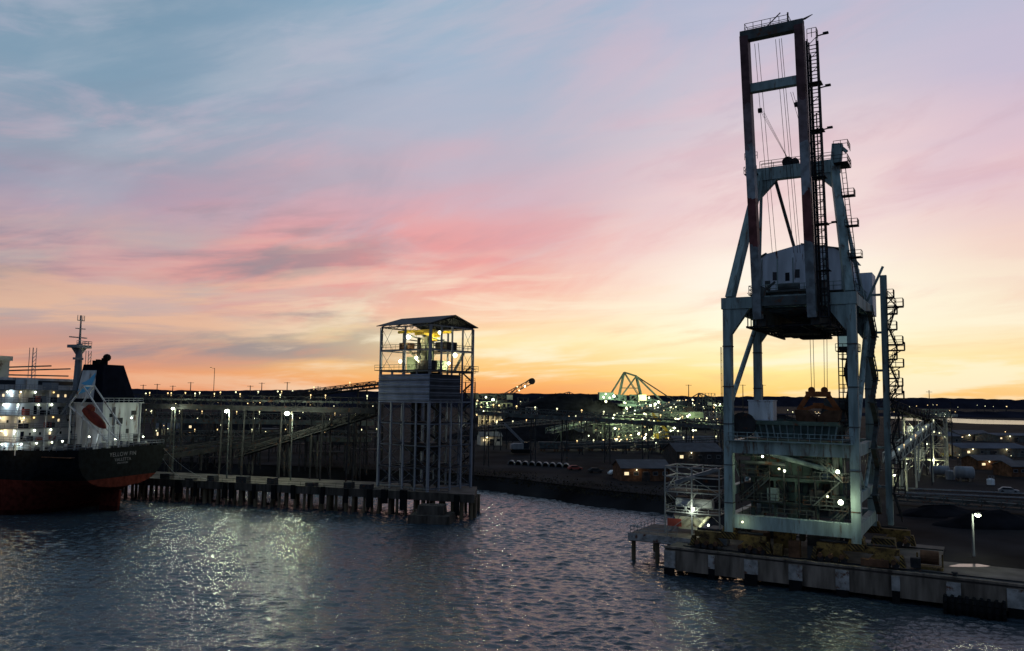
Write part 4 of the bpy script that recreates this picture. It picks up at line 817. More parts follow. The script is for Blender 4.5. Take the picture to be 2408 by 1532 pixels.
for k,(a,b_,y0,y1) in enumerate(tiers):
    z0=zt0+k*th_; o_=MB().box(a,b_,y0,y1,z0,z0+th_-.16).build('deckhouse_tier','white' if k%2 else 'offwhite',sh)
    MB().box(a-1.2,b_+.9,y0-2.2,y1+.5,z0+th_-.157,z0+th_-.02).build('deck_slab','gal',o_)
    MB().rail([(a-1.1,y1,z0+th_),(a-1.1,y0-2.1,z0+th_),(b_+.8,y0-2.1,z0+th_)],1.0,1.6,.045).build('railing','gal',o_)
    for i in range(9):
        if rnd.random()<.25: continue
        s=a+1.2+i*(b_-a-2)/9+rnd.uniform(-.3,.3); MB().box(s,s+.5,y0-.05,y0+.02,z0+1.1,z0+1.7).build('window','lit' if rnd.random()<.25 else 'glass',o_)
    for i in range(9):
        if rnd.random()<.2: continue
        yy=y0+1.5+i*2.7+rnd.uniform(-.3,.3); MB().box(a-.05,a+.02,yy,yy+.55,z0+1.1,z0+1.7).build('window','lit' if rnd.random()<.3 else 'glass',o_)
    MB().box(a+.5+k*1.3,a+1.3+k*1.3,y0-.06,y0+.02,z0+.1,z0+2.0).build('door','navy' if k%2 else 'cream',o_)
    for s_ in (a+.8,a+4.6,a+8.6): sup_lights.append((s_+rnd.uniform(-1.4,1.4),y0-.45,z0+2.15,k))
    for yy in (y0+3,y0+8,y0+14): sup_lights.append((a-.45,yy+rnd.uniform(-1.5,1.5),z0+2.15,k))
    MB().beam((a-1,y0-2,z0),(a-1,y0-2,z0+th_-.16),.16).beam((a+6,y0-2,z0),(a+6,y0-2,z0+th_-.16),.16).build('deck_post','white',o_)
    MB().beam((a+7+k,y0-1.8,z0),(a+9.4+k,y0-1.8,z0+th_),.6,.12).rail([(a+7+k,y0-2.1,z0),(a+9.4+k,y0-2.1,z0+th_)],1,.9).build('outside_ladder','gal',o_)
    for i in range(5):
        q=a+rnd.uniform(.5,11); MB().box(q,q+rnd.uniform(.5,1.4),y0-1.0,y0-.1,z0,z0+rnd.uniform(.6,1.7)).build('locker',rnd.choice(('gal','redp','navy','dark')),o_)
zb=zt0+5*th_
MB().box(-12,11,24,34,zb,zb+2.6).box(-14.8,14,26,30,zb,zb+.3).build('bridge','offwhite',sh)
MB().box(-11.5,10.5,23.9,24.02,zb+1,zb+2).build('bridge_windows','glass',sh)
MB().rail([(-10.8,38,zb),(-10.8,17,zb),(9.5,17,zb)],1,1.5,.05).build('railing','gal',sh); MB().box(-9,-6,19,22,zb,zb+2.2).build('deck_locker','offwhite',sh); MB().box(-3,-1,18.5,21,zb,zb+1.6).build('deck_locker','gal',sh)
MB().box(1.0,12.8,7.5,16,zt0,23.3).build('engine_casing','offwhite',sh)
MB().box(.6,13.2,7.1,16.2,23.3,23.5).rail([(.7,7.2,23.5),(12.9,7.2,23.5),(12.9,16,23.5)],1,1.5,.05).build('casing_top','offwhite',sh)
for q in (2.5,8.8): MB().box(q,q+.8,7.44,7.52,zt0+.2,zt0+2.2).build('casing_door','gal',sh)
for q in ((5.2,7.0,18.6,20),(9.6,11.2,20.6,21.6),(3,3.8,20.2,21),(8.2,9,16.4,17.4),(10.6,12,14,16)): MB().box(q[0],q[1],7.42,7.52,q[2],q[3]).build('casing_vent','dark',sh)
MB().beam((1.4,7.2,zt0+2.6),(12,7.2,zt0+2.6),.3,.12).rail([(.8,6.6,zt0+2.75),(12.4,6.6,zt0+2.75)],1,1.2).build('casing_walkway','gal',sh)
MB().beam((12.3,7.3,zt0+2.7),(12.3,7.3,23.4),.5,.08).build('casing_ladder','gal',sh); MB().tube((4.4,7.3,zt0),(4.4,7.3,22.5),.14,6).build('casing_pipe','gal',sh)
fa,fb=(1.4,12.0,8.4,16.3),(3.2,9.4,10.2,15.9); fz0,fz1=23.5,32.2
fn=MB().taper(fa,fz0,fb,fz1).build('funnel','navy',sh)
def fside(ty,tz_,off=.05):
    y_=(fa[2]+(fb[2]-fa[2])*tz_)*(1-ty)+(fa[3]+(fb[3]-fa[3])*tz_)*ty; x_=fa[0]+(fb[0]-fa[0])*tz_; return V((x_-off,y_,fz0+(fz1-fz0)*tz_))
MB().add([fside(.3,.1),fside(.96,.1),fside(.96,.84),fside(.3,.84)],[(0,1,2,3)]).build('side_panel','offwhite',fn)
arc=[(.9,.2),(.62,.28),(.44,.42),(.34,.62),(.32,.78),(.42,.72),(.56,.62),(.7,.55),(.9,.5),(.68,.44),(.74,.36),(.95,.34)]
MB().add([fside(a,b_,.1) for a,b_ in arc],[tuple(range(len(arc)))]).build('emblem','blue',fn)
for a,b_,h_,r_ in ((4.4,13,1.2,.5),(6.4,13,1.6,.7),(5.4,15,1.0,.45),(7.6,15,1.3,.4)): MB().tube((a,b_,fz1-.2),(a,b_,fz1+h_),r_,10).build('exhaust_pipe','black',fn)
MB().ball((6.2,12.2,fz1+1.7),.9).build('exhaust_cowl','black',fn)
def mast(base_z,dz,x_,y_,s=1):
    mb=MB().tube((x_,y_,base_z),(x_,y_,base_z+dz*.62),.95*s,10,.65*s).tube((x_,y_,base_z+dz*.62),(x_,y_,base_z+dz),.28*s,8,.14*s)
    mb.box(x_-2.2*s,x_+2.2*s,y_-1.4*s,y_+1.4*s,base_z+dz*.56,base_z+dz*.6).rail([(x_-2.2*s,y_-1.4*s,base_z+dz*.6),(x_+2.2*s,y_-1.4*s,base_z+dz*.6),(x_+2.2*s,y_+1.4*s,base_z+dz*.6)],.9,.9,.06)
    mb.ext([(x_-2.2*s,y_,base_z+dz*.56),(x_+2.2*s,y_,base_z+dz*.56),(x_+.6,y_,base_z+dz*.46),(x_-.6,y_,base_z+dz*.46)],(0,.2,0))
    mb.beam((x_-3*s,y_,base_z+dz*.70),(x_+2*s,y_,base_z+dz*.70),.26).beam((x_-1.4*s,y_,base_z+dz*.82),(x_+1.4*s,y_,base_z+dz*.82),.2).beam((x_-1.0*s,y_,base_z+dz*.93),(x_+1.0*s,y_,base_z+dz*.93),.18)
    for q in (-1,-.3,.5,1): mb.beam((x_+q*s,y_,base_z+dz*.93),(x_+q*s,y_,base_z+dz*1.0),.1)
    for k in range(6): mb.beam((x_-1.1*s,y_,base_z+dz*(.1+.07*k)),(x_+1.1*s,y_,base_z+dz*(.1+.07*k)),.1)
    mb.box(x_-2.6*s,x_+.2*s,y_-1.2,y_-.9,base_z+dz*.40,base_z+dz*.43); return mb.build('radar_mast','gal',sh)
pm=SH.v(183,880,19); mast(zb,SH.v(190,742,19).z-zb,pm.x,19)
def lmast(px_,top,y_,s):
    pm=SH.v(px_,855,y_); mb=MB(); zt_=SH.v(px_,top,y_).z
    for a in (-s,s):
        for t_ in (-s,s): mb.beam((pm.x+a,y_+t_,zb),(pm.x+a,y_+t_,zt_),.1)
    k=0
    while zb+k*.9<zt_-1: mb.beam((pm.x-s,y_-s,zb+k*.9),(pm.x+s,y_-s,zb+k*.9+.9),.08); k+=1
    mb.build('lattice_mast','gal',sh)
lmast(76,818,30,.5); lmast(207,826,20,.4)
for i in range(5):
    a=SH.v(28+i*30,885,44); MB().beam((a.x,44,zb),(a.x,44,zb+2.6-.3*i),.35).build('gantry_post','crane_dark',sh)
for a,b_ in (((20,872),(165,868)),((20,882),(160,885)),((20,864),(120,861))): MB().beam(SH.v(*a,44),SH.v(*b_,44),.35).build('gantry_beam','crane_dark',sh)
p=SH.v(4,840,26); MB().box(p.x-1.5,p.x+1.2,25,28,zb-1,p.z).box(p.x-1.9,p.x+1.6,24.6,28.4,p.z-.8,p.z+.2).build('deck_crane_pedestal','cream',sh)
for i,(a,b_,z_,k) in enumerate(sup_lights):
    warm=rnd.random()<.4
    MB().ball((a,b_,z_),.2,6,4).build('deck_lamp','warm' if warm else 'lamp',sh)
    if i%3==0: light((a-.2,b_-.5,z_-.1),100,WARM if warm else (.75,.93,1),.15,sh)
for (a,b_,z_,en) in ((7,5.0,20,60),(-2,8,16,90),(11,5,15.5,60),(-11,6,15.5,90),(3,5.5,15.2,50)): 
    MB().ball((a,b_,z_),.19,6,4).build('deck_lamp','lamp',sh); light((a,b_-.4,z_),en,(.8,.94,1),.2,sh)
light((-17,14,17),700,WARM,.5,sh)
lx=-1.9; mb=MB()
for s in (-1.6,1.6):
    mb.beam((lx+s,12.5,22.8),(lx+s,1.2,15.2),.3).beam((lx+s,1.5,15.4),(lx+s,1.5,zt0),.3).beam((lx+s,12,22.4),(lx+s,12,zt0),.3).beam((lx+s,12.5,22.8),(lx+s,9,27.2),.28).beam((lx+s,9,27.2),(lx+s,1.0,18.5),.25).beam((lx+s,6.5,18.8),(lx+s,8,zt0),.25)
    mb.beam((lx+s,1.2,18.5),(lx+s,1.2,15.4),.25)
mb.beam((lx-1.6,9,27.2),(lx+1.6,9,27.2),.3).beam((lx-1.6,1.2,18.5),(lx+1.6,1.2,18.5),.25).beam((lx-1.6,1.2,15.4),(lx+1.6,1.2,15.4),.25); mb.build('lifeboat_ramp','offwhite',sh)
d=V((0,-11.3,-7.6)).normalized(); cpt=V((lx,6.8,20.1)); up=V((1,0,0)).cross(d).normalized()*-1
if up.z<0: up=-up
lb=thing('lifeboat','dark red enclosed free-fall lifeboat on its sloping ramp at the ship stern','lifeboat',SH.w(cpt),SH.a)
n=12; prof=[(-3.7,.3),(-3.4,.8),(-2.4,1.0),(-.5,1.12),(1.3,1.08),(2.6,.85),(3.4,.45),(3.9,.07)]
vs=[];fs=[]
for (q,r_) in prof:
    for i in range(n):
        t_=2*math.pi*i/n; vs.append(d*q+V((1,0,0))*math.cos(t_)*r_+up*math.sin(t_)*r_*(1.0 if math.sin(t_)<0 else .85))
for i in range(len(prof)-1):
    for j in range(n): fs.append((i*n+j,i*n+(j+1)%n,(i+1)*n+(j+1)%n,(i+1)*n+j))
fs+=[tuple(range(n-1,-1,-1)),tuple(range((len(prof)-1)*n,len(prof)*n))]
MB().add(vs,fs).build('shell','orange',lb,True)
cc=-d*2.3+up*.9; MB().hexa([cc+q for q in [V((a,0,0))+d*b_+up*z_ for z_,w_ in ((0,1.0),(.8,.7)) for a,b_ in ((-.6*w_,-.9*w_),(.6*w_,-.9*w_),(.6*w_,.9*w_),(-.6*w_,.9*w_))]]).build('cockpit','orange',lb)
def lettering(txt,size,x_,z_):
    cu=bpy.data.curves.new('lettering','FONT'); cu.body=txt; cu.size=size; cu.align_x='CENTER'; cu.extrude=.01; cu.space_character=1.1
    o=bpy.data.objects.new('lettering',cu); COL.objects.link(o); bpy.context.view_layer.update()
    me=bpy.data.meshes.new_from_object(o.evaluated_get(bpy.context.evaluated_depsgraph_get())); bpy.data.objects.remove(o)
    me.materials.clear(); me.materials.append(M['text']); q=bpy.data.objects.new('lettering',me); COL.objects.link(q); q.parent=hu
    q.location=(x_,-.04,z_); q.rotation_euler=(math.pi/2,0,0)
lettering('YELLOW FIN',1.25,-.4,12.0); lettering('VALLETTA',.95,-.4,10.95); lettering('IMO 9383390',.5,-.4,10.35)
for i,(s_,lab) in enumerate(((10,'upper mooring rope from the ship stern to the pier'),(12,'lower mooring rope from the ship stern to the pier'))):
    a=SH.w((s_,.4,ZD)); b_=PD.w((PD.v(430+i*60,1130,1).x,1,.4)); mb=MB(a); pr=a
    for k in range(1,13):
        f_=k/12; q=a.lerp(b_,f_)-V((0,0,4*1.1*f_*(1-f_))); mb.tube(pr,q,.04,4); pr=q
    tag(mb.build('mooring_rope','gal'),lab,'rope')
# ---------------------------------------------------------------- yard machines
def stacker(px_,base,z,s,flip,tip,label,mt='green',lights=6,en=900,ht=20,cat='stacker',back=14,nl=3):
    g=G(px_,base,z); r=thing('yard_stacker',label,cat,g,0); r.scale=(s*flip,s,s)
    for a in (-4,4):
        for b_ in (-4,4): MB().beam((a,b_,0),(a*.6,b_*.6,8),.9).build('leg',mt,r)
    MB().box(-5,5,-4.6,4.6,7.6,8.6).tube((0,0,8.6),(0,0,9.8),3.2,16).build('turntable',mt,r)
    for b_ in (-4.1,4.1): MB().box(-5,5,b_-.5,b_+.5,.4,1.4).build('travel_bogie',mt,r)
    mb=MB()
    for b_ in (-2,2):
        mb.beam((-5,b_,9.8),(-2.5,b_*.6,ht),.6).beam((5,b_,9.8),(2.5,b_*.6,ht-1.5),.6).beam((-2.5,b_*.6,ht),(2.5,b_*.6,ht-1.5),.5).beam((-5,b_,9.8),(2.5,b_*.6,ht-1.5),.3).beam((5,b_,9.8),(-2.5,b_*.6,ht),.3).beam((-3.9,b_*.8,9.8+(ht-9.8)*.45),(3.9,b_*.8,9.8+(ht-9.8)*.45),.3)
        mb.beam((-2.5,b_*.6,ht),(-back+1,b_,12.4),.35).beam((2.5,b_*.6,ht-1.5),(tip[0]*.55,b_*.8,9.9+(tip[1]-9.9)*.55+2.4),.35)
    mb.build('mast_frame',mt,r)
    mb=MB()
    for b_ in (-1.6,1.6): mb.truss((0,b_,9.9),(tip[0],b_,tip[1]),2.4,int(tip[0]/2.6),.42)
    mb.build('boom',mt,r)
    mb=MB()
    for b_ in (-1.0,1.0): mb.tube((2.5,b_,ht-1.5),(tip[0]*.93,b_,tip[1]+2.4),.14,5)
    mb.build('stay','dark',r)
    MB().truss((-2,-1.6,9.9),(-back-1,-1.6,10.4),2,5,.4).truss((-2,1.6,9.9),(-back-1,1.6,10.4),2,5,.4).build('counter_boom',mt,r)
    MB().box(-back-4,-back+2,-2.6,2.6,10.2,13.2).build('counterweight',mt,r)
    MB().box(3,6,-4,-2.2,10,12.4).build('cab','cream',r)
    MB().tube((tip[0],-1.9,tip[1]+1.2),(tip[0],1.9,tip[1]+1.2),1.7,12).build('end_pulley','dark',r)
    for i in range(lights):
        a=rnd.uniform(-12,tip[0]*.8); zz=(9+rnd.uniform(-6,4)) if abs(a)<6 else 9.9+(tip[1]-9.9)*max(0,a)/tip[0]+rnd.uniform(-.5,3)
        MB().ball((a,-3.2,zz),rnd.uniform(.25,.55),6,4).build('work_lamp','small' if i%3 else 'lamp',r)
        if i<nl: light(V((a,-9,zz)),en*s*s,(.85,1,.55),.5,r)
    return r
stacker(1482,1000,4,2.0,1,(24,5),'large green lit stacker reclaimer with flat topped mast in the middle yard',mt='hopper',lights=24,en=4500,ht=21.5,back=9,nl=4)
stacker(1178,985,4,1.9,1,(16,18.5),'dark stacker with boom raised to the right near the tower',mt='crane_dark',lights=4,en=1200,ht=13,nl=1)
stacker(1652,985,4,1.5,1,(18,9),'small dark stacker with peaked mast left of the crane',mt='crane_dark',lights=6,en=1800,ht=19,nl=1)
stacker(1955,1000,4,1.0,-1,(14,6),'rusty stacker glimpsed between the crane legs',mt='rusty',lights=3,en=500,ht=21,nl=1)
stacker(1560,1035,4,1.15,-1,(30,8),'lit green reclaimer in front of the large stacker',mt='green',lights=20,en=2600,ht=13)
stacker(2215,1000,4,.8,-1,(20,12),'small pale stacker behind the right transfer towers',mt='gal',lights=5,en=900,ht=15,nl=1)
stacker(1330,975,4,1.7,-1,(20,9),'far dim stacker behind the broad coal heap',mt='crane_dark',lights=6,en=1500,ht=17,nl=1)
def crawler(px_,py_,z,s,label,mt,tip,name='crawler_crane',cat='mobile crane'):
    g=G(px_,py_,z); r=thing(name,label,cat,g,R_(10)); r.scale=(s,s,s)
    for b_ in (-1.4,1.4): MB().ext([(-2.5,b_-.35,0),(2.5,b_-.35,0),(2.9,b_-.35,.6),(2.4,b_-.35,1.1),(-2.4,b_-.35,1.1),(-2.9,b_-.35,.6)],(0,.7,0)).build('track','black',r)
    MB().box(-2.6,1.6,-1.4,1.4,1.2,2.8).box(-3.2,-2.6,-1.3,1.3,1.3,2.6).build('body',mt,r); MB().box(.4,1.9,-1.5,-.4,1.3,3.2).build('cab','glass',r)
    MB().truss((1.2,-.4,2),(tip[0],-.4,tip[1]),.7,10,.16).truss((1.2,.4,2),(tip[0],.4,tip[1]),.7,10,.16).build('boom',mt,r)
    return r
crawler(1566,1042,4,1.7,'small yellow crawler crane with raised boom in the middle yard','yellow',(-4,8))
crawler(1226,1066,4,1.35,'pale boomed mobile crane standing by the bank','gal',(-5,8))
def pile(px_,base,z,rx,ry,h,label,seed):
    g=G(px_,base,z); vs=[];fs=[]; n=36; rings=9
    for j in range(rings):
        f=j/(rings-1)
        for i in range(n):
            a=2*math.pi*i/n; k=1-f; w=1+.14*mnoise.noise(V((math.cos(a)*2,math.sin(a)*2,seed+f)))
            vs.append((rx*k*w*math.cos(a)+rx*.25*(1 if math.cos(a)>0 else -1)*f*.6,ry*k*w*math.sin(a),h*(f**.9)+.6*mnoise.noise(V((i*.7,j,seed)))-(1 if j==0 else 0)))
    for j in range(rings-1):
        for i in range(n): fs.append((j*n+i,j*n+(i+1)%n,(j+1)*n+(i+1)%n,(j+1)*n+i))
    fs.append(tuple((rings-1)*n+i for i in range(n)))
    o=MB().add(vs,fs).build('coal_pile','coal',smooth=True); o.location=g; tag(o,label,'coal pile')
pile(1345,1000,3,90,40,26,'broad dark coal heap left of the large stacker',1)
pile(1240,1035,3,48,24,12,'low dark coal heap behind the yard conveyor',4)
pile(1820,1015,3,50,30,12,'dark coal heap behind the crane legs',7)
pile(640,1010,3,70,30,13,'long dark coal heap behind the left trestles',9)
pile(1600,1010,3,40,24,9,'dark coal heap between the stackers and the crane',13)
pile(2330,1240,3.3,12,5,3.0,'low black coal heap beyond the wharf at right',11)
pile(2215,1215,3.3,10,5,2.2,'small black coal heap left of the right street lamp',12)
def shed(px0,px1,base,z,depth,h,label,wall='house',roof='roof',rz=0,lit=2,rise=.18,name='warehouse',cat='warehouse',nwin=5):
    g0=G(px0,base,z); g1=G(px1,base,z); Wd=(g1-g0).length; ang=math.atan2(g1.y-g0.y,g1.x-g0.x)+rz
    r=thing(name,label,cat,(g0.x,g0.y,z),ang); ry=depth*rise
    MB().box(0,Wd,0,depth,0,h).ext([(0,0,h),(0,depth,h),(0,depth/2,h+ry)],(Wd,0,0)).build('wall',wall,r)
    MB().hexa([(-.4,-.5,h-.05),(Wd+.4,-.5,h-.05),(Wd+.4,depth/2,h+ry+.05),(-.4,depth/2,h+ry+.05),(-.4,-.5,h+.12),(Wd+.4,-.5,h+.12),(Wd+.4,depth/2,h+ry+.25),(-.4,depth/2,h+ry+.25)]).hexa([(-.4,depth/2,h+ry+.05),(Wd+.4,depth/2,h+ry+.05),(Wd+.4,depth+.5,h-.05),(-.4,depth+.5,h-.05),(-.4,depth/2,h+ry+.25),(Wd+.4,depth/2,h+ry+.25),(Wd+.4,depth+.5,h+.12),(-.4,depth+.5,h+.12)]).build('roof',roof,r)
    for i in range(nwin):
        a=Wd*(i+.5)/nwin; f=MB().box(a-.7,a+.7,-.07,-.01,h*.45,h*.75).build('window','gal',r); MB().box(a-.6,a+.6,-.1,-.072,h*.48,h*.72).build('pane','lit' if i<lit and i%2==0 else 'glass',f)
    MB().box(Wd*.42,Wd*.42+2.2,-.09,-.012,.02,h*.7).build('door','dark',r)
    for i in range(lit):
        a=Wd*(i+.3)/max(1,lit); k=g0.y/200; MB().ball((a,-.6,h-.3),.15*k,6,4).build('wall_lamp','small',r); light((a,-1.2,h-.5),50*k*k,WARM,.2,r)
    return r
shed(1462,1575,1132,LZ,10,3.4,'low long shed with lit doorway just left of the crane base',wall='rusty',roof='roof',lit=1)
shed(1592,1700,1092,LZ,14,4.2,'grey shed behind the lit transfer frame',wall='dark',roof='roof',lit=1)
shed(1590,1690,1064,LZ,12,4.2,'dim warehouse behind the grey shed',wall='dark',lit=0)
shed(2262,2420,1076,LZ,16,3.6,'pale roofed warehouse at the right edge',wall='crane_dark',roof='paleroof',lit=2,rise=.1)
shed(2140,2262,1050,LZ,18,5,'grey warehouse with pale roof right of the transfer tower',wall='crane_dark',roof='paleroof',lit=2,rise=.1)
shed(2345,2440,1040,LZ,16,3.6,'farther low warehouse at the right edge',wall='crane_dark',roof='paleroof',lit=1,rise=.06)
shed(2255,2330,1036,LZ,12,3.4,'small dark shed between the right-hand warehouses',wall='crane_dark',roof='roof',lit=1)
shed(2300,2380,1105,LZ,8,3.0,'low rusty shed in front of the right warehouses',wall='rusty',roof='roof',lit=1,nwin=3)
shed(1288,1372,1036,LZ,16,4.5,'small lit pale shed in the middle yard',wall='cream',roof='paleroof',lit=2)
shed(1130,1180,1048,LZ,10,4,'small lit shed right of the open tower foot',wall='cream',roof='roof',lit=1,nwin=3)
shed(360,470,1040,LZ,14,6,'low dim shed behind the pier trestles on the left',wall='crane_dark',lit=2)
shed(2380,2470,1122,LZ,8,3,'low dark cabin at the right edge behind the wharf',wall='rusty',lit=0)
for i,(y_,lab) in enumerate(((1150,'far railway track running across the right-hand yard'),(1160,'near railway track running across the right-hand yard'))):
    a,b_=G(2110,y_,LZ),G(2600,y_+22,LZ); dd=(b_-a).normalized(); nn_=V((-dd.y,dd.x,0)); r=thing('railway_track',lab,'railway track',a)
    for s in (-.75,.75): MB(a).beam(a+nn_*s+V((0,0,.25)),b_+nn_*s+V((0,0,.25)),.12,.2).build('rail','gal',r)
    mb=MB(a)
    for k in range(60): q=a.lerp(b_,k/60); mb.beam(q-nn_*1.3+V((0,0,.08)),q+nn_*1.3+V((0,0,.08)),.3,.14)
    mb.build('sleepers','rusty',r)
g=G(2130,1110,LZ); f=Fr((g.x,g.y,LZ),R_(-22)); sc=g.y/1890
t2=frame_tower('transfer_tower','cream steel transfer tower with lamps right of the crane','transfer tower',f,0,88*sc,0,9,0,[4,8,12,(1110-985)*sc],'cream',3,2,.3,floors=(8,12))
MB().box(1,6,1,7,12,14.6).build('chute_house','gal',t2); MB().taper((3,5,2,5),4,(2,7,1,7),8).build('chute','gal',t2); MB().box(-.5,88*sc+.5,-.5,9.5,(1110-985)*sc+.2,(1110-985)*sc+.4).build('top_platform','dark',t2)
for i in range(11):
    p=V((rnd.uniform(0,88*sc),-.3,rnd.uniform(2,15))); MB().ball(p,.21,6,4).build('work_lamp','small' if i%2 else 'lamp',t2)
    if i<3: light(p+V((0,-1,0)),600,(.95,1,.66),.2,t2)
g=G(2180,1040,LZ); f=Fr((g.x,g.y,LZ),R_(-15)); sc=g.y/1890
frame_tower('transfer_tower','smaller lattice tower with rooftop platform behind the cream transfer tower','transfer tower',f,0,52*sc,0,9,0,[9,15,(1040-965)*sc],'green',2,1,.4,floors=(15,))
def tank(px_,base,z,r_,h,label,horiz=True,mt='gal'):
    g=G(px_,base,z); r=thing('storage_tank',label,'tank',g,R_(-20))
    if horiz:
        MB().tube((-h/2,0,r_+.6),(h/2,0,r_+.6),r_,16).ball((-h/2,0,r_+.6),r_,12,8,(.4,1,1)).ball((h/2,0,r_+.6),r_,12,8,(.4,1,1)).build('shell',mt,r,True)
        for s in (-1,1): MB().box(s*h*.3-.3,s*h*.3+.3,-r_*.8,r_*.8,0,1.0).build('saddle','conc',r)
    else:
        MB().tube((0,0,0),(0,0,h),r_,18).tube((0,0,h),(0,0,h+r_*.3),r_,18,.3).build('shell',mt,r); MB().rail([(r_*.7,-r_*.7,h),(0,-r_,h),(-r_*.7,-r_*.7,h)],1,1).build('railing','gal',r)
tank(2210,1122,LZ,1.4,4.5,'pale horizontal storage tank nearest the utility pole'); tank(2268,1132,LZ,1.8,4.0,'large pale horizontal tank right of the utility pole'); tank(2330,1140,LZ,1.0,1.4,'small white tank standing alone at right',False,'white')
tank(2235,1128,LZ,1.2,2.4,'upright tank between the two pale horizontal tanks',False,'gal')
sh0=None
for i in range(9):
    g=G(1203+i*16,1092+i*.9,LZ)
    if sh0 is None:
        sh0=thing('pipe_section','pale half-round pipe section stored in a row on the bank','pipe',g,R_(-8),'half-round pipe sections on the bank'); vs=[];n=8
        for k in range(n+1):
            a=math.pi*k/n; vs+=[(1.15*math.cos(a),-1.4,1.3*math.sin(a)),(1.15*math.cos(a),1.4,1.3*math.sin(a)),(.95*math.cos(a),-1.4,1.1*math.sin(a)),(.95*math.cos(a),1.4,1.1*math.sin(a))]
        fs=[]
        for k in range(n):
            b_=k*4; fs+=[(b_,b_+4,b_+5,b_+1),(b_+2,b_+3,b_+7,b_+6),(b_,b_+2,b_+6,b_+4),(b_+1,b_+5,b_+7,b_+3)]
        MB().add(vs,fs).build('shell','gal',sh0); MB().box(-1.1,1.1,1.2,1.38,0,1.0).build('end_plate','dark',sh0)
    else: dup(sh0,g)
w0=None
for i in range(6):
    g=G(1292+i*56,1062-i*.5,LZ)
    if w0 is None:
        w0=thing('rail_wagon','dark coal hopper wagon in the row in front of the stackers','rail wagon',g,0,'coal wagons on the yard track')
        MB().taper((-3.6,3.6,-1.2,1.2),1.3,(-4.7,4.7,-1.5,1.5),3.9).build('hopper_body','crane_dark',w0); MB().box(-4.8,4.8,-1.1,1.1,1.0,1.3).build('frame','dark',w0)
        for s in (-3.4,-2.2,2.2,3.4): MB().tube((s,-1.0,.5),(s,1.0,.5),.45,10).build('wheelset','rusty',w0)
    else: dup(w0,g)
def car(px_,py_,z,label,mt,rz=0,group=None):
    g=G(px_,py_,z); r=thing('parked_car',label,'car',g,rz,group)
    MB().ext([(-2.2,-.9,.35),(2.2,-.9,.35),(2.25,-.9,.8),(1.2,-.9,.95),(.6,-.9,1.45),(-1.3,-.9,1.45),(-1.9,-.9,.95),(-2.25,-.9,.85)],(0,1.8,0)).build('body',mt,r)
    MB().ext([(.95,-.92,.95),(.5,-.92,1.36),(-1.2,-.92,1.36),(-1.65,-.92,.95)],(0,1.84,0)).build('window','glass',r)
    for a in (-1.4,1.4):
        for b_ in (-.95,.75): MB().tube((a,b_,.34),(a,b_+.2,.34),.34,10).build('wheel','black',r)
car(1448,1118,LZ,'pale car parked beside the low shed on the bank','white',R_(20)); car(1400,1112,LZ,'dark car parked left of the pale car','dark',R_(15)); car(1352,1106,LZ,'dull red car parked near the pipe sections','redp',R_(10))
car(2225,1075,LZ,'small yellow vehicle parked by the right warehouses','yellow',R_(10)); car(2372,1160,LZ,'grey car parked at the right edge behind the wharf','gal',R_(-25))
def mini(px_,py_,bot,warm,label,group,r,en=0):
    g=G(px_,bot,LZ); h=max(3,A(px_,py_,g.y).z-LZ); L_=thing('yard_lamp',label,'lamp',g,0,group); k=g.y/300
    MB().tube((0,0,0),(0,0,h),.1*k,5).build('pole','dark',L_); MB().ball((0,-.3*k,h),r*k,6,4).build('bulb','warm' if warm else ('lamp' if r>.33 else 'small'),L_)
    if en: light((0,-2*k,h-.5),en*k*k,WARM if warm else (.85,1,.6),.4,L_)
for i in range(170):
    px_=rnd.uniform(1120,1705) ; py_=934+abs(rnd.gauss(0,1))*28+6; mini(px_,py_,py_+rnd.uniform(14,30),rnd.random()<.45,'tiny lamp on a pole in the distant middle yard','lamps of the distant middle yard',rnd.choice((.14,.18,.24,.32)),1800 if i%12==0 else 0)
for i in range(85):
    px_=rnd.gauss(1495,85); py_=rnd.uniform(972,1044); mini(px_,py_,py_+rnd.uniform(8,20),rnd.random()<.25,'small bright lamp among the machines of the middle yard','bright lamps among the yard machines',rnd.choice((.16,.22,.3,.4)),1600 if i%9==0 else 0)
for i in range(75):
    px_=rnd.uniform(335,885); py_=rnd.uniform(936,1020); mini(px_,py_,py_+rnd.uniform(20,60),rnd.random()<.6,'tiny lamp shining among the left trestles','lamps among the left trestles',rnd.choice((.12,.16,.2,.28)),500 if i%12==0 else 0)
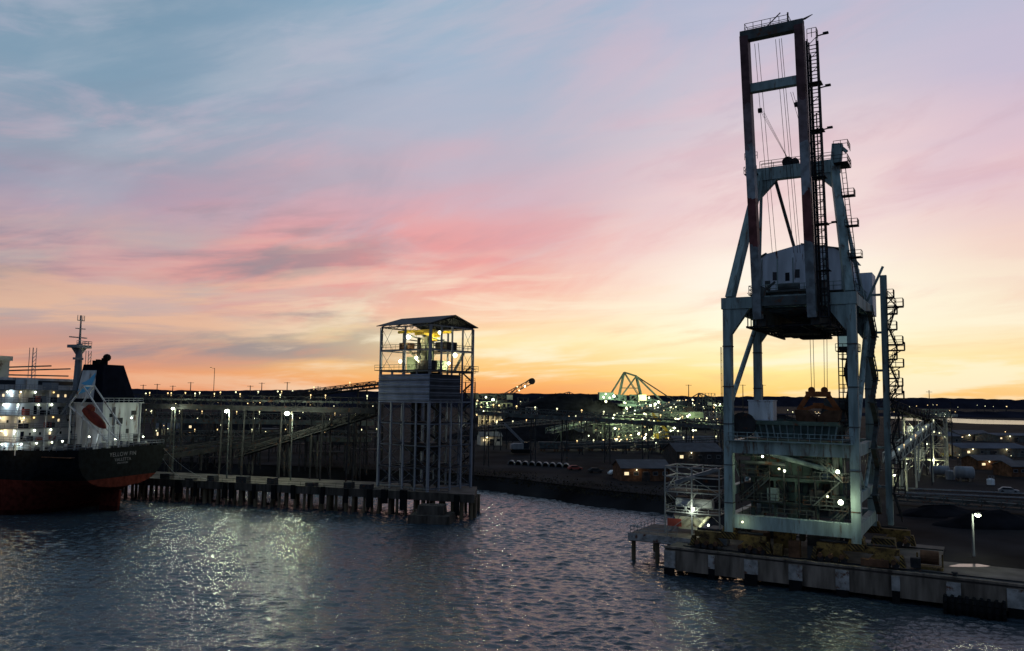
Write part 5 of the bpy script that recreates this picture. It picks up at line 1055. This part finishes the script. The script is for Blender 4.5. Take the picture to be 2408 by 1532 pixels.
for i in range(60):
    px_=rnd.uniform(1720,2400); py_=rnd.choice([rnd.uniform(950,975),rnd.uniform(1010,1085)]); mini(px_,py_,max(py_+12,980),rnd.random()<.5,'tiny distant lamp on the right-hand yard and shore','lamps of the right-hand yard',rnd.choice((.09,.13,.18)),600 if i%10==0 else 0)
for i,(px_,py_,wpx,hpx,lab,mt) in enumerate(((1395,1030,90,45,'lit green process frame in front of the large stacker','green'),(1125,1030,50,60,'brown lit frame right behind the open tower','cream'),(1530,1000,60,40,'dim lattice building right of the large stacker','green'),(1640,1010,60,40,'dim lattice building left of the crane','gal'),(1250,1030,14,70,'slim trestle tower under the yard conveyor','gal'),(1730,1030,60,50,'dim steel frame behind the crane left leg','gal'),(1400,985,50,30,'dark lattice frame beside the broad coal heap','dark'),(1450,1045,110,40,'long low lit rack at the foot of the stackers','green'),(1790,1060,80,50,'dark steel rack seen between the left crane legs','dark'),(1900,1150,90,60,'dark lattice rack behind the crane hopper frame','dark'),(1205,1000,40,34,'dim lattice frame under the raised stacker boom','gal'),(1600,1050,70,30,'low dim rack in front of the sheds left of the crane','crane_dark'))):
    g=G(px_,py_,LZ); sc=g.y/1890; f=Fr((g.x,g.y,LZ),R_(-10+7*i)); hz=hpx*sc
    frame_tower('process_frame',lab,'steel frame',f,0,wpx*sc,0,10,0,[hz*.35,hz*.7,hz],mt,4 if wpx>20 else 1,1,.35,floors=(hz*.7,))
    if i in (0,1,2,7): light(V((g.x+wpx*sc/2,g.y-8,LZ+hz*.6)),5000,(.9,1,.6) if i!=1 else WARM,.4)  # added fill light with no lamp body, makes the frame visible
for i in range(22):
    px_=1136+i*26+rnd.uniform(-12,12); py_=rnd.uniform(966,992); g=G(px_,py_,LZ); sc=g.y/1890; hz=rnd.uniform(18,44)*sc; f=Fr((g.x,g.y,LZ),R_(rnd.uniform(-30,30)))
    frame_tower('process_frame','dim steel frame standing far back in the yard','steel frame',f,0,rnd.uniform(16,40)*sc,0,12,0,[hz*.5,hz],rnd.choice(('crane_dark','hopper','green')),2,1,.7,group='far steel frames of the middle yard')
print('objects',len(bpy.data.objects))
